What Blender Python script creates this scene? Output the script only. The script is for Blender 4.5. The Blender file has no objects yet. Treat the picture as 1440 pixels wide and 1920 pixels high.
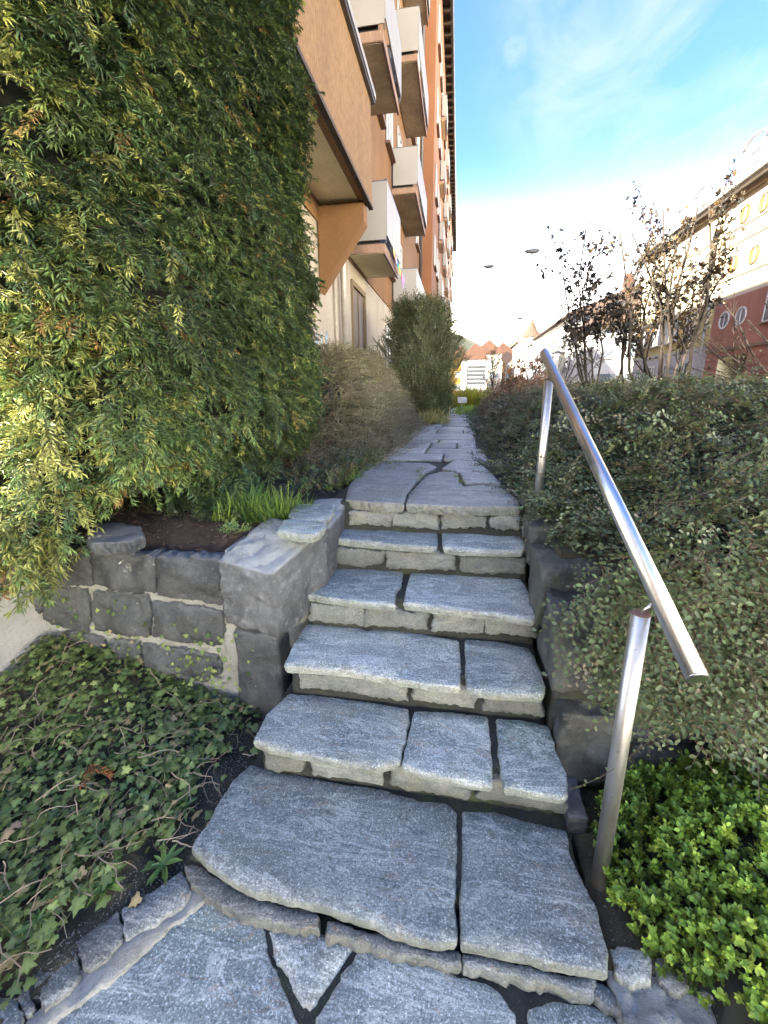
import bpy, bmesh, math, random
import numpy as np
from mathutils import Vector, Matrix, noise
from mathutils.geometry import delaunay_2d_cdt

random.seed(7); RNG = np.random.default_rng(7)
scn = bpy.context.scene; col = scn.collection
R = math.radians

# ------------------------------------------------------------------ camera
FPX, CX, CY = 790.0, 720.0, 960.0
_y = Vector((140, -225, 790)).normalized()
_d = Vector((30, 2792.4, 790)); _d = (_d - _y*_d.dot(_y)).normalized()
_z = -_d; _x = _y.cross(_z)
CAM = Vector((0, 0, 1.6))
def to_world(v): return Vector((_x.dot(v), _y.dot(v), _z.dot(v)))
cd = bpy.data.cameras.new('camera'); cam = bpy.data.objects.new('camera', cd); col.objects.link(cam)
cd.sensor_fit = 'VERTICAL'; cd.sensor_height = 24; cd.lens = FPX/1920*24
cd.clip_start = .02; cd.clip_end = 3000
cr, cu, cb = to_world(Vector((1, 0, 0))), to_world(Vector((0, -1, 0))), to_world(Vector((0, 0, -1)))
mw = Matrix((cr, cu, cb)).transposed().to_4x4(); mw.translation = CAM
cam.matrix_world = mw; scn.camera = cam
def ray(x, y): return to_world(Vector(((x-CX)/FPX, (y-CY)/FPX, 1)))
def onz(x, y, z): r = ray(x, y); return CAM + r*((z-CAM.z)/r.z)
def ony(x, y, Y): r = ray(x, y); return CAM + r*((Y-CAM.y)/r.y)

# ------------------------------------------------------------------ sky and sun
SUN_EL = R(37.5); SX, SY = -.75, -.66; _l = math.hypot(SX, SY); SX /= _l; SY /= _l
w = bpy.data.worlds.new('World'); scn.world = w; w.use_nodes = True
nt = w.node_tree; N = nt.nodes; L = nt.links
for n in list(N): N.remove(n)
out = N.new('ShaderNodeOutputWorld'); bg = N.new('ShaderNodeBackground'); bg.inputs[1].default_value = .14
sky = N.new('ShaderNodeTexSky'); sky.sky_type = 'NISHITA'; sky.sun_disc = False
sky.sun_elevation = SUN_EL; sky.sun_rotation = math.atan2(SX, SY); sky.air_density = 1.0; sky.dust_density = 1.5; sky.ozone_density = 1.5
tc = N.new('ShaderNodeTexCoord'); sep = N.new('ShaderNodeSeparateXYZ'); L.new(tc.outputs['Generated'], sep.inputs[0])
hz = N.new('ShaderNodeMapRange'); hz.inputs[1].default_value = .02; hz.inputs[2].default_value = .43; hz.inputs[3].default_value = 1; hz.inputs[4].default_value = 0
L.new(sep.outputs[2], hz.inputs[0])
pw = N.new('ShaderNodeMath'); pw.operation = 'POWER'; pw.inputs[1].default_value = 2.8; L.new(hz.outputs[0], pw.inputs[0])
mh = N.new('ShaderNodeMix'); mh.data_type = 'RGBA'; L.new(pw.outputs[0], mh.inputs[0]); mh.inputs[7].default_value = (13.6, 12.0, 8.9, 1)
sat = N.new('ShaderNodeMix'); sat.data_type = 'RGBA'; sat.blend_type = 'MULTIPLY'; sat.inputs[0].default_value = 1; sat.inputs[7].default_value = (.128, .172, .262, 1)
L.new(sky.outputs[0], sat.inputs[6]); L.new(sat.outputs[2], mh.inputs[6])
# thin high cloud, on a plane far overhead
dv = N.new('ShaderNodeVectorMath'); dv.operation = 'DIVIDE'; cz = N.new('ShaderNodeMath'); cz.operation = 'MAXIMUM'; cz.inputs[1].default_value = .05
L.new(sep.outputs[2], cz.inputs[0]); cmb = N.new('ShaderNodeCombineXYZ')
for i in range(3): L.new(cz.outputs[0], cmb.inputs[i])
L.new(tc.outputs['Generated'], dv.inputs[0]); L.new(cmb.outputs[0], dv.inputs[1])
mp = N.new('ShaderNodeMapping'); mp.inputs['Location'].default_value = (.35, .1, 0); mp.inputs['Scale'].default_value = (1.9, 1.2, 1); mp.inputs['Rotation'].default_value = (0, 0, R(-35)); L.new(dv.outputs[0], mp.inputs[0])
n1 = N.new('ShaderNodeTexNoise'); n1.inputs['Scale'].default_value = 1.6; n1.inputs['Detail'].default_value = 9; n1.inputs['Roughness'].default_value = .6; n1.inputs['Distortion'].default_value = .5
L.new(mp.outputs[0], n1.inputs['Vector'])
cr1 = N.new('ShaderNodeMapRange'); cr1.inputs[1].default_value = .36; cr1.inputs[2].default_value = .62; L.new(n1.outputs[0], cr1.inputs[0])
acc = None
for (px_, py_, w0, w1, amt) in ((1190, 30, .970, .999, .45), (966, 98, .99965, .99998, .7), (1330, -120, .95, .995, .15), (-600, -500, .80, .99, .8), (2600, -300, .85, .99, .8)):
    dn_ = ray(px_, py_).normalized(); dp = N.new('ShaderNodeVectorMath'); dp.operation = 'DOT_PRODUCT'; dp.inputs[1].default_value = dn_; L.new(tc.outputs['Generated'], dp.inputs[0])
    mr_ = N.new('ShaderNodeMapRange'); mr_.interpolation_type = 'SMOOTHSTEP'; mr_.inputs[1].default_value = w0; mr_.inputs[2].default_value = w1; mr_.inputs[4].default_value = amt; L.new(dp.outputs['Value'], mr_.inputs[0])
    if acc is None: acc = mr_.outputs[0]
    else:
        ad = N.new('ShaderNodeMath'); ad.operation = 'MAXIMUM'; L.new(acc, ad.inputs[0]); L.new(mr_.outputs[0], ad.inputs[1]); acc = ad.outputs[0]
cm = N.new('ShaderNodeMath'); cm.operation = 'MULTIPLY'; L.new(acc, cm.inputs[0]); L.new(cr1.outputs[0], cm.inputs[1])
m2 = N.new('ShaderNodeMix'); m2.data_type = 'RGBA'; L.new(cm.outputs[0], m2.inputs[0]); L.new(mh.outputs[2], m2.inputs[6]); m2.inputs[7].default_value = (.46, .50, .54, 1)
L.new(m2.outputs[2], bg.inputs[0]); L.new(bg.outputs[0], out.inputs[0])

sl = bpy.data.lights.new('sun', 'SUN'); sl.energy = 3.0; sl.angle = R(.6); sl.color = (1, .9, .74)
so = bpy.data.objects.new('sun', sl); col.objects.link(so)
dirv = Vector((SX*math.cos(SUN_EL), SY*math.cos(SUN_EL), math.sin(SUN_EL)))
so.rotation_euler = dirv.to_track_quat('Z', 'Y').to_euler(); so.location = (-10, -8, 20)
vs = scn.view_settings; vs.view_transform = 'Standard'; vs.look = 'None'; vs.gamma = 1; vs.use_curve_mapping = False; vs.exposure = 4.15

# ------------------------------------------------------------------ materials
def hsl(c, k): return tuple(min(1, a*k) for a in c[:3]) + (1,)
class Mat:
    def __init__(s, name, rough=.8, metal=0):
        s.m = bpy.data.materials.new(name); s.m.use_nodes = True; s.t = s.m.node_tree; s.n = s.t.nodes; s.l = s.t.links
        s.b = s.n['Principled BSDF']; s.b.inputs['Roughness'].default_value = rough; s.b.inputs['Metallic'].default_value = metal
        s.tc = s.n.new('ShaderNodeTexCoord'); s.vec = s.tc.outputs['Object']
    def shift(s, k=10):   # per-object offset so alike pieces differ
        oi = s.n.new('ShaderNodeObjectInfo'); v = s.n.new('ShaderNodeVectorMath'); v.operation = 'SCALE'; v.inputs['Scale'].default_value = k
        c = s.n.new('ShaderNodeCombineXYZ')
        for i in range(3): s.l.new(oi.outputs['Random'], c.inputs[i])
        s.l.new(c.outputs[0], v.inputs[0]); a = s.n.new('ShaderNodeVectorMath'); s.l.new(s.vec, a.inputs[0]); s.l.new(v.outputs[0], a.inputs[1]); s.vec = a.outputs[0]; s.rand = oi.outputs['Random']
        return s
    def mapping(s, scale=(1, 1, 1), rot=(0, 0, 0)):
        m = s.n.new('ShaderNodeMapping'); m.inputs['Scale'].default_value = scale; m.inputs['Rotation'].default_value = rot; s.l.new(s.vec, m.inputs[0]); return m.outputs[0]
    def noise(s, sc, det=5, rough=.6, vec=None, dist=0):
        n = s.n.new('ShaderNodeTexNoise'); n.inputs['Scale'].default_value = sc; n.inputs['Detail'].default_value = det; n.inputs['Roughness'].default_value = rough; n.inputs['Distortion'].default_value = dist
        s.l.new(vec or s.vec, n.inputs['Vector']); return n.outputs[0]
    def voro(s, sc, feat='F1', vec=None):
        n = s.n.new('ShaderNodeTexVoronoi'); n.feature = feat; n.inputs['Scale'].default_value = sc; s.l.new(vec or s.vec, n.inputs['Vector']); return n.outputs[0]
    def ramp(s, src, stops):
        r = s.n.new('ShaderNodeValToRGB'); e = r.color_ramp.elements
        while len(e) < len(stops): e.new(.5)
        for i, (p, c) in enumerate(stops):
            e[i].position = p; e[i].color = (tuple(c)+(1,))[:4] if hasattr(c, '__len__') else (c, c, c, 1)
        s.l.new(src, r.inputs[0]); return r.outputs[0]
    def mix(s, f, a, b, mode='MIX'):
        m = s.n.new('ShaderNodeMix'); m.data_type = 'RGBA'; m.blend_type = mode
        for k, v in ((0, f), (6, a), (7, b)):
            if hasattr(v, 'is_output'): s.l.new(v, m.inputs[k])
            elif k == 0: m.inputs[0].default_value = v
            else: m.inputs[k].default_value = (tuple(v)+(1,))[:4]
        return m.outputs[2]
    def color(s, c):
        if hasattr(c, 'is_output'): s.l.new(c, s.b.inputs['Base Color'])
        else: s.b.inputs['Base Color'].default_value = (tuple(c)+(1,))[:4]
        return s
    def bump(s, h, dist=.002, strength=1, prev=None):
        b = s.n.new('ShaderNodeBump'); b.inputs['Distance'].default_value = dist; b.inputs['Strength'].default_value = strength; s.l.new(h, b.inputs['Height'])
        if getattr(s, 'lb', None): s.l.new(s.lb, b.inputs['Normal'])
        s.lb = b.outputs[0]; s.l.new(s.lb, s.b.inputs['Normal']); return s
    def rough(s, src, a, b):
        r = s.n.new('ShaderNodeMapRange'); r.inputs[3].default_value = a; r.inputs[4].default_value = b; s.l.new(src, r.inputs[0]); s.l.new(r.outputs[0], s.b.inputs['Roughness']); return s

def plain(name, c, rough=.75, metal=0, var=.12, bumpd=0, sc=6):
    m = Mat(name, rough, metal).shift(); n = m.noise(sc, 6)
    m.color(m.mix(m.ramp(n, [(.3, 0), (.7, 1)]), hsl(c, 1-var), hsl(c, 1+var)))
    if bumpd: m.bump(m.noise(sc*14, 4), bumpd)
    return m.m

def gneiss(name, base, light, warm, streak_rot=.5, crust=((.085, .095, .065), (.33, .345, .30))):
    m = Mat(name, .62).shift(7)
    st = m.mapping((1.0, 4.2, 3), (0, 0, streak_rot))
    big = m.noise(2.6, 6, .65, dist=.8); s1 = m.noise(2.0, 8, .68, st, 1.2); fine = m.noise(150, 3, .85); mid = m.noise(30, 8, .8); sp2 = m.noise(75, 4, .8)
    c = m.mix(m.ramp(s1, [(.34, 0), (.66, 1)]), hsl(base, .72), hsl(base, 1.3))
    c = m.mix(m.ramp(big, [(.40, 0), (.70, .9)]), c, tuple(a*b for a, b in zip(base, (.50, .56, .60))))
    c = m.mix(m.ramp(m.noise(1.6, 6, .6, dist=.5), [(.52, 0), (.70, .55)]), c, tuple(a*b for a, b in zip(base, (.85, 1.02, .86))))
    v = m.noise(1.7, 10, .66, m.mapping((1.0, 3.2, 3), (0, 0, streak_rot+.15)), 1.4)
    c = m.mix(m.ramp(v, [(.470, 0), (.50, .8), (.53, 0)]), c, light)
    v2 = m.noise(1.3, 9, .65, m.mapping((1.3, 4.0, 3), (.3, .2, streak_rot-.1)), 1.8)
    c = m.mix(m.ramp(v2, [(.587, 0), (.60, .75), (.613, 0)]), c, (.40, .26, .14))
    c = m.mix(m.ramp(m.noise(2.3, 8, .7, dist=1), [(.58, 0), (.72, .7)]), c, warm)
    c = m.mix(m.ramp(mid, [(.30, .85), (.47, 0)]), c, hsl(base, .42))
    c = m.mix(m.ramp(mid, [(.55, 0), (.70, .75)]), c, light)
    c = m.mix(m.ramp(sp2, [(.33, .7), (.46, 0)]), c, hsl(base, .35))
    c = m.mix(m.ramp(fine, [(.32, .9), (.47, 0)]), c, hsl(base, .25))
    c = m.mix(m.ramp(fine, [(.56, 0), (.66, 1)]), c, hsl(light, 1.4))
    g = m.n.new('ShaderNodeNewGeometry'); sp = m.n.new('ShaderNodeSeparateXYZ'); m.l.new(g.outputs['Normal'], sp.inputs[0])
    side = m.ramp(sp.outputs[2], [(.35, 1), (.92, 0)])
    sn = m.mix(m.ramp(m.noise(12, 8, .8), [(.36, 0), (.64, 1)]), *crust)
    sn = m.mix(m.ramp(m.noise(5, 6, .7), [(.5, 0), (.66, .6)]), sn, (.20, .20, .115))
    c = m.mix(m.mix(.62, (0, 0, 0), side, 'ADD'), c, sn)
    rb = m.n.new('ShaderNodeMapRange'); rb.inputs[3].default_value = .72; rb.inputs[4].default_value = 1.22; m.l.new(m.rand, rb.inputs[0])
    c2 = m.n.new('ShaderNodeVectorMath'); c2.operation = 'SCALE'; m.l.new(c, c2.inputs[0]); m.l.new(rb.outputs[0], c2.inputs['Scale'])
    m.color(c2.outputs[0]); m.rough(mid, .45, .8)
    m.bump(s1, .010); m.bump(mid, .0035); m.bump(fine, .0010, .9)
    return m.m
M = {}
M['slab'] = gneiss('gneiss_slab', (.305, .335, .30), (.58, .61, .55), (.38, .36, .29), 1.25)
M['slab2'] = gneiss('gneiss_slab_b', (.325, .345, .30), (.58, .60, .53), (.40, .37, .30), .85)
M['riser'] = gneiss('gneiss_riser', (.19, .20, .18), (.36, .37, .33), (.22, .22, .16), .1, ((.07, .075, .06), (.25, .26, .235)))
M['path'] = gneiss('gneiss_path', (.37, .37, .315), (.58, .56, .48), (.43, .39, .29), .1)

def basalt():
    m = Mat('dark_wall_stone', .7).shift(9)
    a = m.noise(5, 8, .65, dist=.5); b = m.noise(34, 6, .75); f = m.noise(150, 3, .8)
    c = m.mix(m.ramp(a, [(.32, 0), (.7, 1)]), (.030, .033, .034), (.095, .102, .10))
    c = m.mix(m.ramp(b, [(.52, 0), (.75, .7)]), c, (.15, .155, .15))
    c = m.mix(m.ramp(f, [(.60, 0), (.72, .8)]), c, (.26, .26, .25))
    c = m.mix(m.ramp(m.voro(11), [(.02, .9), (.07, 0)]), c, (.36, .35, .32))
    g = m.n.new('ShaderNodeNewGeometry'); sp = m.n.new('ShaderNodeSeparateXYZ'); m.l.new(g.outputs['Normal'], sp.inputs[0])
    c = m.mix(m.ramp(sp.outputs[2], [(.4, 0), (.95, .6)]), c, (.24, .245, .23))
    m.color(c); m.bump(a, .016); m.bump(b, .008); m.bump(f, .0015)
    return m.m
M['basalt'] = basalt()
def wallgrey():
    m = Mat('grey_brown_wall_stone', .8).shift(9)
    a = m.noise(4, 8, .65, dist=.5); b = m.noise(30, 6, .75); f = m.noise(140, 3, .8)
    c = m.mix(m.ramp(a, [(.32, 0), (.7, 1)]), (.035, .036, .030), (.125, .128, .108))
    c = m.mix(m.ramp(b, [(.5, 0), (.75, .6)]), c, (.22, .215, .19))
    c = m.mix(m.ramp(m.noise(3, 5), [(.55, 0), (.75, .6)]), c, (.075, .085, .035))
    m.color(c); m.bump(a, .016); m.bump(b, .008); m.bump(f, .0015)
    return m.m
M['wallgrey'] = wallgrey()
def cornerstone():
    m = Mat('pale_corner_stone', .75).shift(9)
    a = m.noise(4, 8, .65, dist=.6); b = m.noise(26, 7, .75); f = m.noise(120, 3, .8)
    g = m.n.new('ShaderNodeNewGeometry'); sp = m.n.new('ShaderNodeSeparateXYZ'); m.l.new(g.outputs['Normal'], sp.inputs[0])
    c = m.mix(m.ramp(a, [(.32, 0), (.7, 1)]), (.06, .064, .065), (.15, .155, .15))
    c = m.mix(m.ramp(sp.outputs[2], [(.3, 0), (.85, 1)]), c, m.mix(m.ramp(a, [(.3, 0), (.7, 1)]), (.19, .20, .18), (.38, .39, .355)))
    c = m.mix(m.ramp(b, [(.52, 0), (.75, .6)]), c, (.36, .36, .33))
    c = m.mix(m.ramp(b, [(.3, .6), (.46, 0)]), c, (.07, .07, .068))
    m.color(c); m.bump(a, .016); m.bump(b, .008); m.bump(f, .0015)
    return m.m
M['corner'] = cornerstone()
def mortar(name, c1, c2, spk=(.4, .39, .35), moss=False):
    m = Mat(name, .9); a = m.noise(6, 7, .7); b = m.noise(45, 6, .8); v = m.voro(120)
    c = m.mix(m.ramp(a, [(.3, 0), (.7, 1)]), c1, c2); c = m.mix(m.ramp(v, [(.05, .8), (.16, 0)]), c, spk)
    c = m.mix(m.ramp(b, [(.3, .7), (.48, 0)]), c, hsl(c1, .6))
    if moss: c = m.mix(m.ramp(m.noise(4.5, 7, .7), [(.52, 0), (.68, .75)]), c, (.065, .085, .028))
    m.color(c); m.bump(b, .006); m.bump(m.noise(160, 3), .002); return m.m
M['mortar'] = mortar('pale_mortar', (.22, .215, .17), (.38, .385, .345), (.5, .49, .46))
M['mortar_d'] = mortar('dark_joint_filling', (.018, .019, .015), (.052, .054, .042), (.18, .18, .15), True)
M['soil'] = mortar('soil', (.030, .020, .014), (.060, .042, .030), (.16, .13, .10))
M['gravel_soil'] = mortar('gritty_soil', (.028, .026, .015), (.085, .078, .046), (.36, .35, .30))
M['earth'] = mortar('earth', (.035, .035, .02), (.07, .06, .035))
def stucco(name, c, rough_d=.004, stain=.35, sc=60, con=.5):
    m = Mat(name, .85); g = m.mapping((1, 1, .35)); a = m.noise(1.3, 7, .65, g); b = m.noise(sc, 4, .7, m.mapping((1, 1, .4)))
    k = m.mix(m.ramp(a, [(.35, 0), (.72, 1)]), hsl(c, 1.08), hsl(c, 1-stain))
    k = m.mix(m.ramp(b, [(.35, con), (.5, 0)]), k, hsl(c, .6))
    k = m.mix(m.ramp(b, [(.55, 0), (.7, con)]), k, hsl(c, 1.35))
    m.color(k); m.bump(b, rough_d); return m.m
M['orange'] = stucco('orange_render', (.235, .135, .058), .012, .3, 34, 1.0)
M['orange_s'] = stucco('smooth_orange_render', (.205, .103, .040), .002, .25, 60)
M['orange_r'] = stucco('red_orange_render', (.225, .095, .042), .002, .2, 60)
M['cream'] = stucco('cream_render', (.38, .33, .26), .002, .28, 50)
M['soffit'] = stucco('soffit_paint', (.72, .65, .45), .001, .15, 40)
M['soffit_w'] = stucco('weathered_concrete_soffit', (.42, .37, .28), .004, .45, 12)
M['panel'] = plain('white_balcony_panel', (.28, .262, .235), .5, 0, .04, 0, 2)
M['slabedge'] = stucco('balcony_slab_edge', (.30, .19, .13), .003, .5, 30)
M['frame'] = plain('white_window_frame', (.42, .42, .41), .4, 0, .03)
M['sill'] = plain('brown_sill', (.14, .075, .05), .5)
M['wood'] = plain('dark_eaves_boards', (.02, .015, .012), .8, 0, .3)
M['rafter'] = plain('brown_rafter', (.045, .032, .024), .75, 0, .3)
M['gutter'] = plain('grey_gutter_metal', (.10, .10, .105), .45, .4, .2)
M['pipe'] = plain('zinc_downpipe', (.36, .34, .31), .45, .5, .15)
M['tile'] = stucco('roof_tiles', (.060, .024, .012), .01, .4, 30)
M['tile2'] = stucco('brown_roof_tiles', (.052, .030, .016), .01, .4, 20)
M['yellow'] = stucco('pale_yellow_render', (.42, .37, .15), .001, .1)
M['portalpaint'] = stucco('cream_portal_paint', (.72, .68, .42), .001, .1)
M['white'] = stucco('white_render', (.42, .41, .40), .001, .12)
M['redbrick'] = stucco('red_render', (.32, .140, .095), .003, .3, 20)
M['facade_up'] = stucco('cream_upper_render', (.50, .45, .33), .001, .08)
M['golden'] = stucco('golden_yellow_render', (.22, .115, .014), .001, .15)
M['stonebuff'] = stucco('buff_render', (.16, .12, .07), .001, .15)
M['dark'] = plain('dark_opening', (.03, .03, .032), .6)
M['darkwood'] = plain('dark_brown_shutter', (.09, .06, .045), .6, 0, .2)
M['greypaint'] = plain('grey_paint', (.22, .23, .24), .5)
M['asphalt'] = mortar('asphalt', (.045, .045, .047), (.06, .06, .062), (.12, .12, .12))
M['concrete'] = mortar('pale_concrete', (.36, .35, .33), (.48, .47, .44), (.55, .54, .5))
M['darkbark'] = plain('dark_brown_bark', (.040, .030, .022), .85, 0, .35, .002, 20)
M['bark'] = plain('grey_brown_bark', (.10, .078, .055), .85, 0, .35, .002, 20)
M['twigdry'] = plain('dry_twig', (.30, .23, .15), .8, 0, .4)
def glass(name, c=(.10, .12, .14), rough=.06):
    m = Mat(name, rough); m.color(c); m.b.inputs['Specular IOR Level'].default_value = .9; return m.m
M['glass'] = glass('window_glass')
M['frost'] = plain('whitish_curtained_glass', (.25, .27, .28), .15, 0, .05)
def steel():
    m = Mat('brushed_stainless_steel', .3, 1); c = m.noise(3, 5); f = m.noise(220, 2, .5, m.mapping((1, 1, .03)))
    m.color(m.mix(m.ramp(c, [(.35, 0), (.7, 1)]), (.52, .50, .47), (.66, .65, .63)))
    m.rough(f, .22, .42); m.bump(f, .0002, .4); return m.m
M['steel'] = steel()
def steelpost():
    m = Mat('weathered_stainless_post', .38, .9); c = m.noise(9, 7, .7, m.mapping((1, 1, .5))); f = m.noise(160, 2, .5, m.mapping((1, 1, .04)))
    k = m.mix(m.ramp(c, [(.35, 0), (.7, 1)]), (.44, .42, .37), (.60, .58, .54)); k = m.mix(m.ramp(m.noise(70, 4), [(.62, 0), (.74, .7)]), k, (.22, .17, .12))
    m.color(k); m.rough(f, .3, .5); m.bump(f, .0003, .4); return m.m
M['steelpost'] = steelpost()
M['rust'] = plain('rusty_cap', (.20, .12, .085), .6, .5, .3)
def leafmat(name, rough=.42, trans=.25, spec=.5):
    m = Mat(name, rough); a = m.n.new('ShaderNodeAttribute'); a.attribute_name = 'Col'
    m.l.new(a.outputs['Color'], m.b.inputs['Base Color']); m.b.inputs['Specular IOR Level'].default_value = spec
    tr = m.n.new('ShaderNodeBsdfTranslucent'); mx = m.n.new('ShaderNodeMixShader'); mx.inputs[0].default_value = trans
    g = m.n.new('ShaderNodeGamma'); g.inputs[1].default_value = .85; m.l.new(a.outputs['Color'], g.inputs[0]); m.l.new(g.outputs[0], tr.inputs[0])
    o = m.n['Material Output']; m.l.new(m.b.outputs[0], mx.inputs[1]); m.l.new(tr.outputs[0], mx.inputs[2]); m.l.new(mx.outputs[0], o.inputs[0]); return m.m
M['needle'] = leafmat('yew_needles', .38, .12, .5)
M['leaf'] = leafmat('small_leaves', .45, .18, .45)
M['gloss'] = leafmat('glossy_leaves', .42, .25, .4)
M['grass'] = leafmat('grass_blades', .5, .3, .35)
M['leafcore'] = plain('dark_shade_core', (.009, .011, .006), .9, 0, .3)  # near-black core inside the plants, deep shade put into the colour

# ------------------------------------------------------------------ object helpers
def tag(o, label=None, cat=None, group=None, kind=None):
    for k, v in (('label', label), ('category', cat), ('group', group), ('kind', kind)):
        if v: o[k] = v
    return o
def empty(name, loc, label, cat, group=None):
    o = bpy.data.objects.new(name, None); col.objects.link(o); o.location = loc; o.empty_display_size = .1
    return tag(o, label, cat, group)
ROOTLOC = {}
def link(name, me, mat, parent=None, loc=None, smooth=False):
    """mesh in world coordinates; object origin put at loc (or the parent's location)"""
    o = bpy.data.objects.new(name, me); col.objects.link(o)
    if mat is not None:
        me.materials.clear()
        for mm in (mat if isinstance(mat, (list, tuple)) else [mat]): me.materials.append(mm)
    if smooth: me.polygons.foreach_set('use_smooth', [True]*len(me.polygons))
    if loc is not None: me.transform(Matrix.Translation(-Vector(loc)))
    if parent is not None:
        o.parent = parent
        ws = Vector(parent.location); q = parent.parent
        while q: ws += Vector(q.location); q = q.parent
        if loc is None: me.transform(Matrix.Translation(-ws)); o.location = (0, 0, 0)
        else: o.location = Vector(loc)-ws
    elif loc is not None: o.location = loc
    return o
def fin(bm, name, mat, parent=None, loc=None, smooth=False):
    me = bpy.data.meshes.new(name); bm.to_mesh(me); bm.free()
    return link(name, me, mat, parent, loc, smooth)
def add_box(bm, x0, x1, y0, y1, z0, z1, bev=0):
    vs_ = [bm.verts.new(p) for p in ((x0,y0,z0),(x1,y0,z0),(x1,y1,z0),(x0,y1,z0),(x0,y0,z1),(x1,y0,z1),(x1,y1,z1),(x0,y1,z1))]
    fs = [bm.faces.new([vs_[i] for i in q]) for q in ((0,3,2,1),(4,5,6,7),(0,1,5,4),(1,2,6,5),(2,3,7,6),(3,0,4,7))]
    if bev: bmesh.ops.bevel(bm, geom=list({e for f in fs for e in f.edges}), offset=bev, segments=2, affect='EDGES')
def box(name, x0, x1, y0, y1, z0, z1, mat, parent=None, bev=0):
    bm = bmesh.new(); add_box(bm, min(x0,x1), max(x0,x1), min(y0,y1), max(y0,y1), z0, z1, bev)
    return fin(bm, name, mat, parent)
def prism(name, pts, depth, mat, parent=None, bev=0):
    """pts: 3-D outline, extruded by vector depth"""
    bm = bmesh.new(); a = [bm.verts.new(p) for p in pts]; b = [bm.verts.new(Vector(p)+Vector(depth)) for p in pts]; n = len(a)
    bm.faces.new(a); bm.faces.new(b[::-1])
    for i in range(n): bm.faces.new((a[i], b[i], b[(i+1)%n], a[(i+1)%n]))
    bmesh.ops.recalc_face_normals(bm, faces=bm.faces)
    if bev: bmesh.ops.bevel(bm, geom=bm.edges[:], offset=bev, segments=2, affect='EDGES')
    return fin(bm, name, mat, parent)
def add_tube(bm, pts, rad, seg=8, cap=True):
    pts = [Vector(p) for p in pts]; n = len(pts)
    rr = rad if hasattr(rad, '__len__') else [rad]*n
    rings = []; prev = None
    for i, p in enumerate(pts):
        t = ((pts[min(i+1, n-1)]-pts[max(i-1, 0)])).normalized()
        if prev is None: u = t.orthogonal().normalized()
        else: u = (prev - t*prev.dot(t)).normalized()
        prev = u; v = t.cross(u)
        rings.append([bm.verts.new(p + (u*math.cos(2*math.pi*k/seg) + v*math.sin(2*math.pi*k/seg))*rr[i]) for k in range(seg)])
    for a, b in zip(rings, rings[1:]):
        for k in range(seg): bm.faces.new((a[k], a[(k+1)%seg], b[(k+1)%seg], b[k])).smooth = True
    if cap: bm.faces.new(rings[0][::-1]); bm.faces.new(rings[-1])
def tube(name, pts, rad, mat, parent=None, seg=16):
    bm = bmesh.new(); add_tube(bm, pts, rad, seg); return fin(bm, name, mat, parent)
def nz(p, s=1.0, seed=0): return noise.noise(Vector((p[0]*s+seed*3.7, p[1]*s-seed*1.3, p[2]*s+seed*7.1)))
def smooth01(x): x = max(0, min(1, x)); return x*x*(3-2*x)

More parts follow.
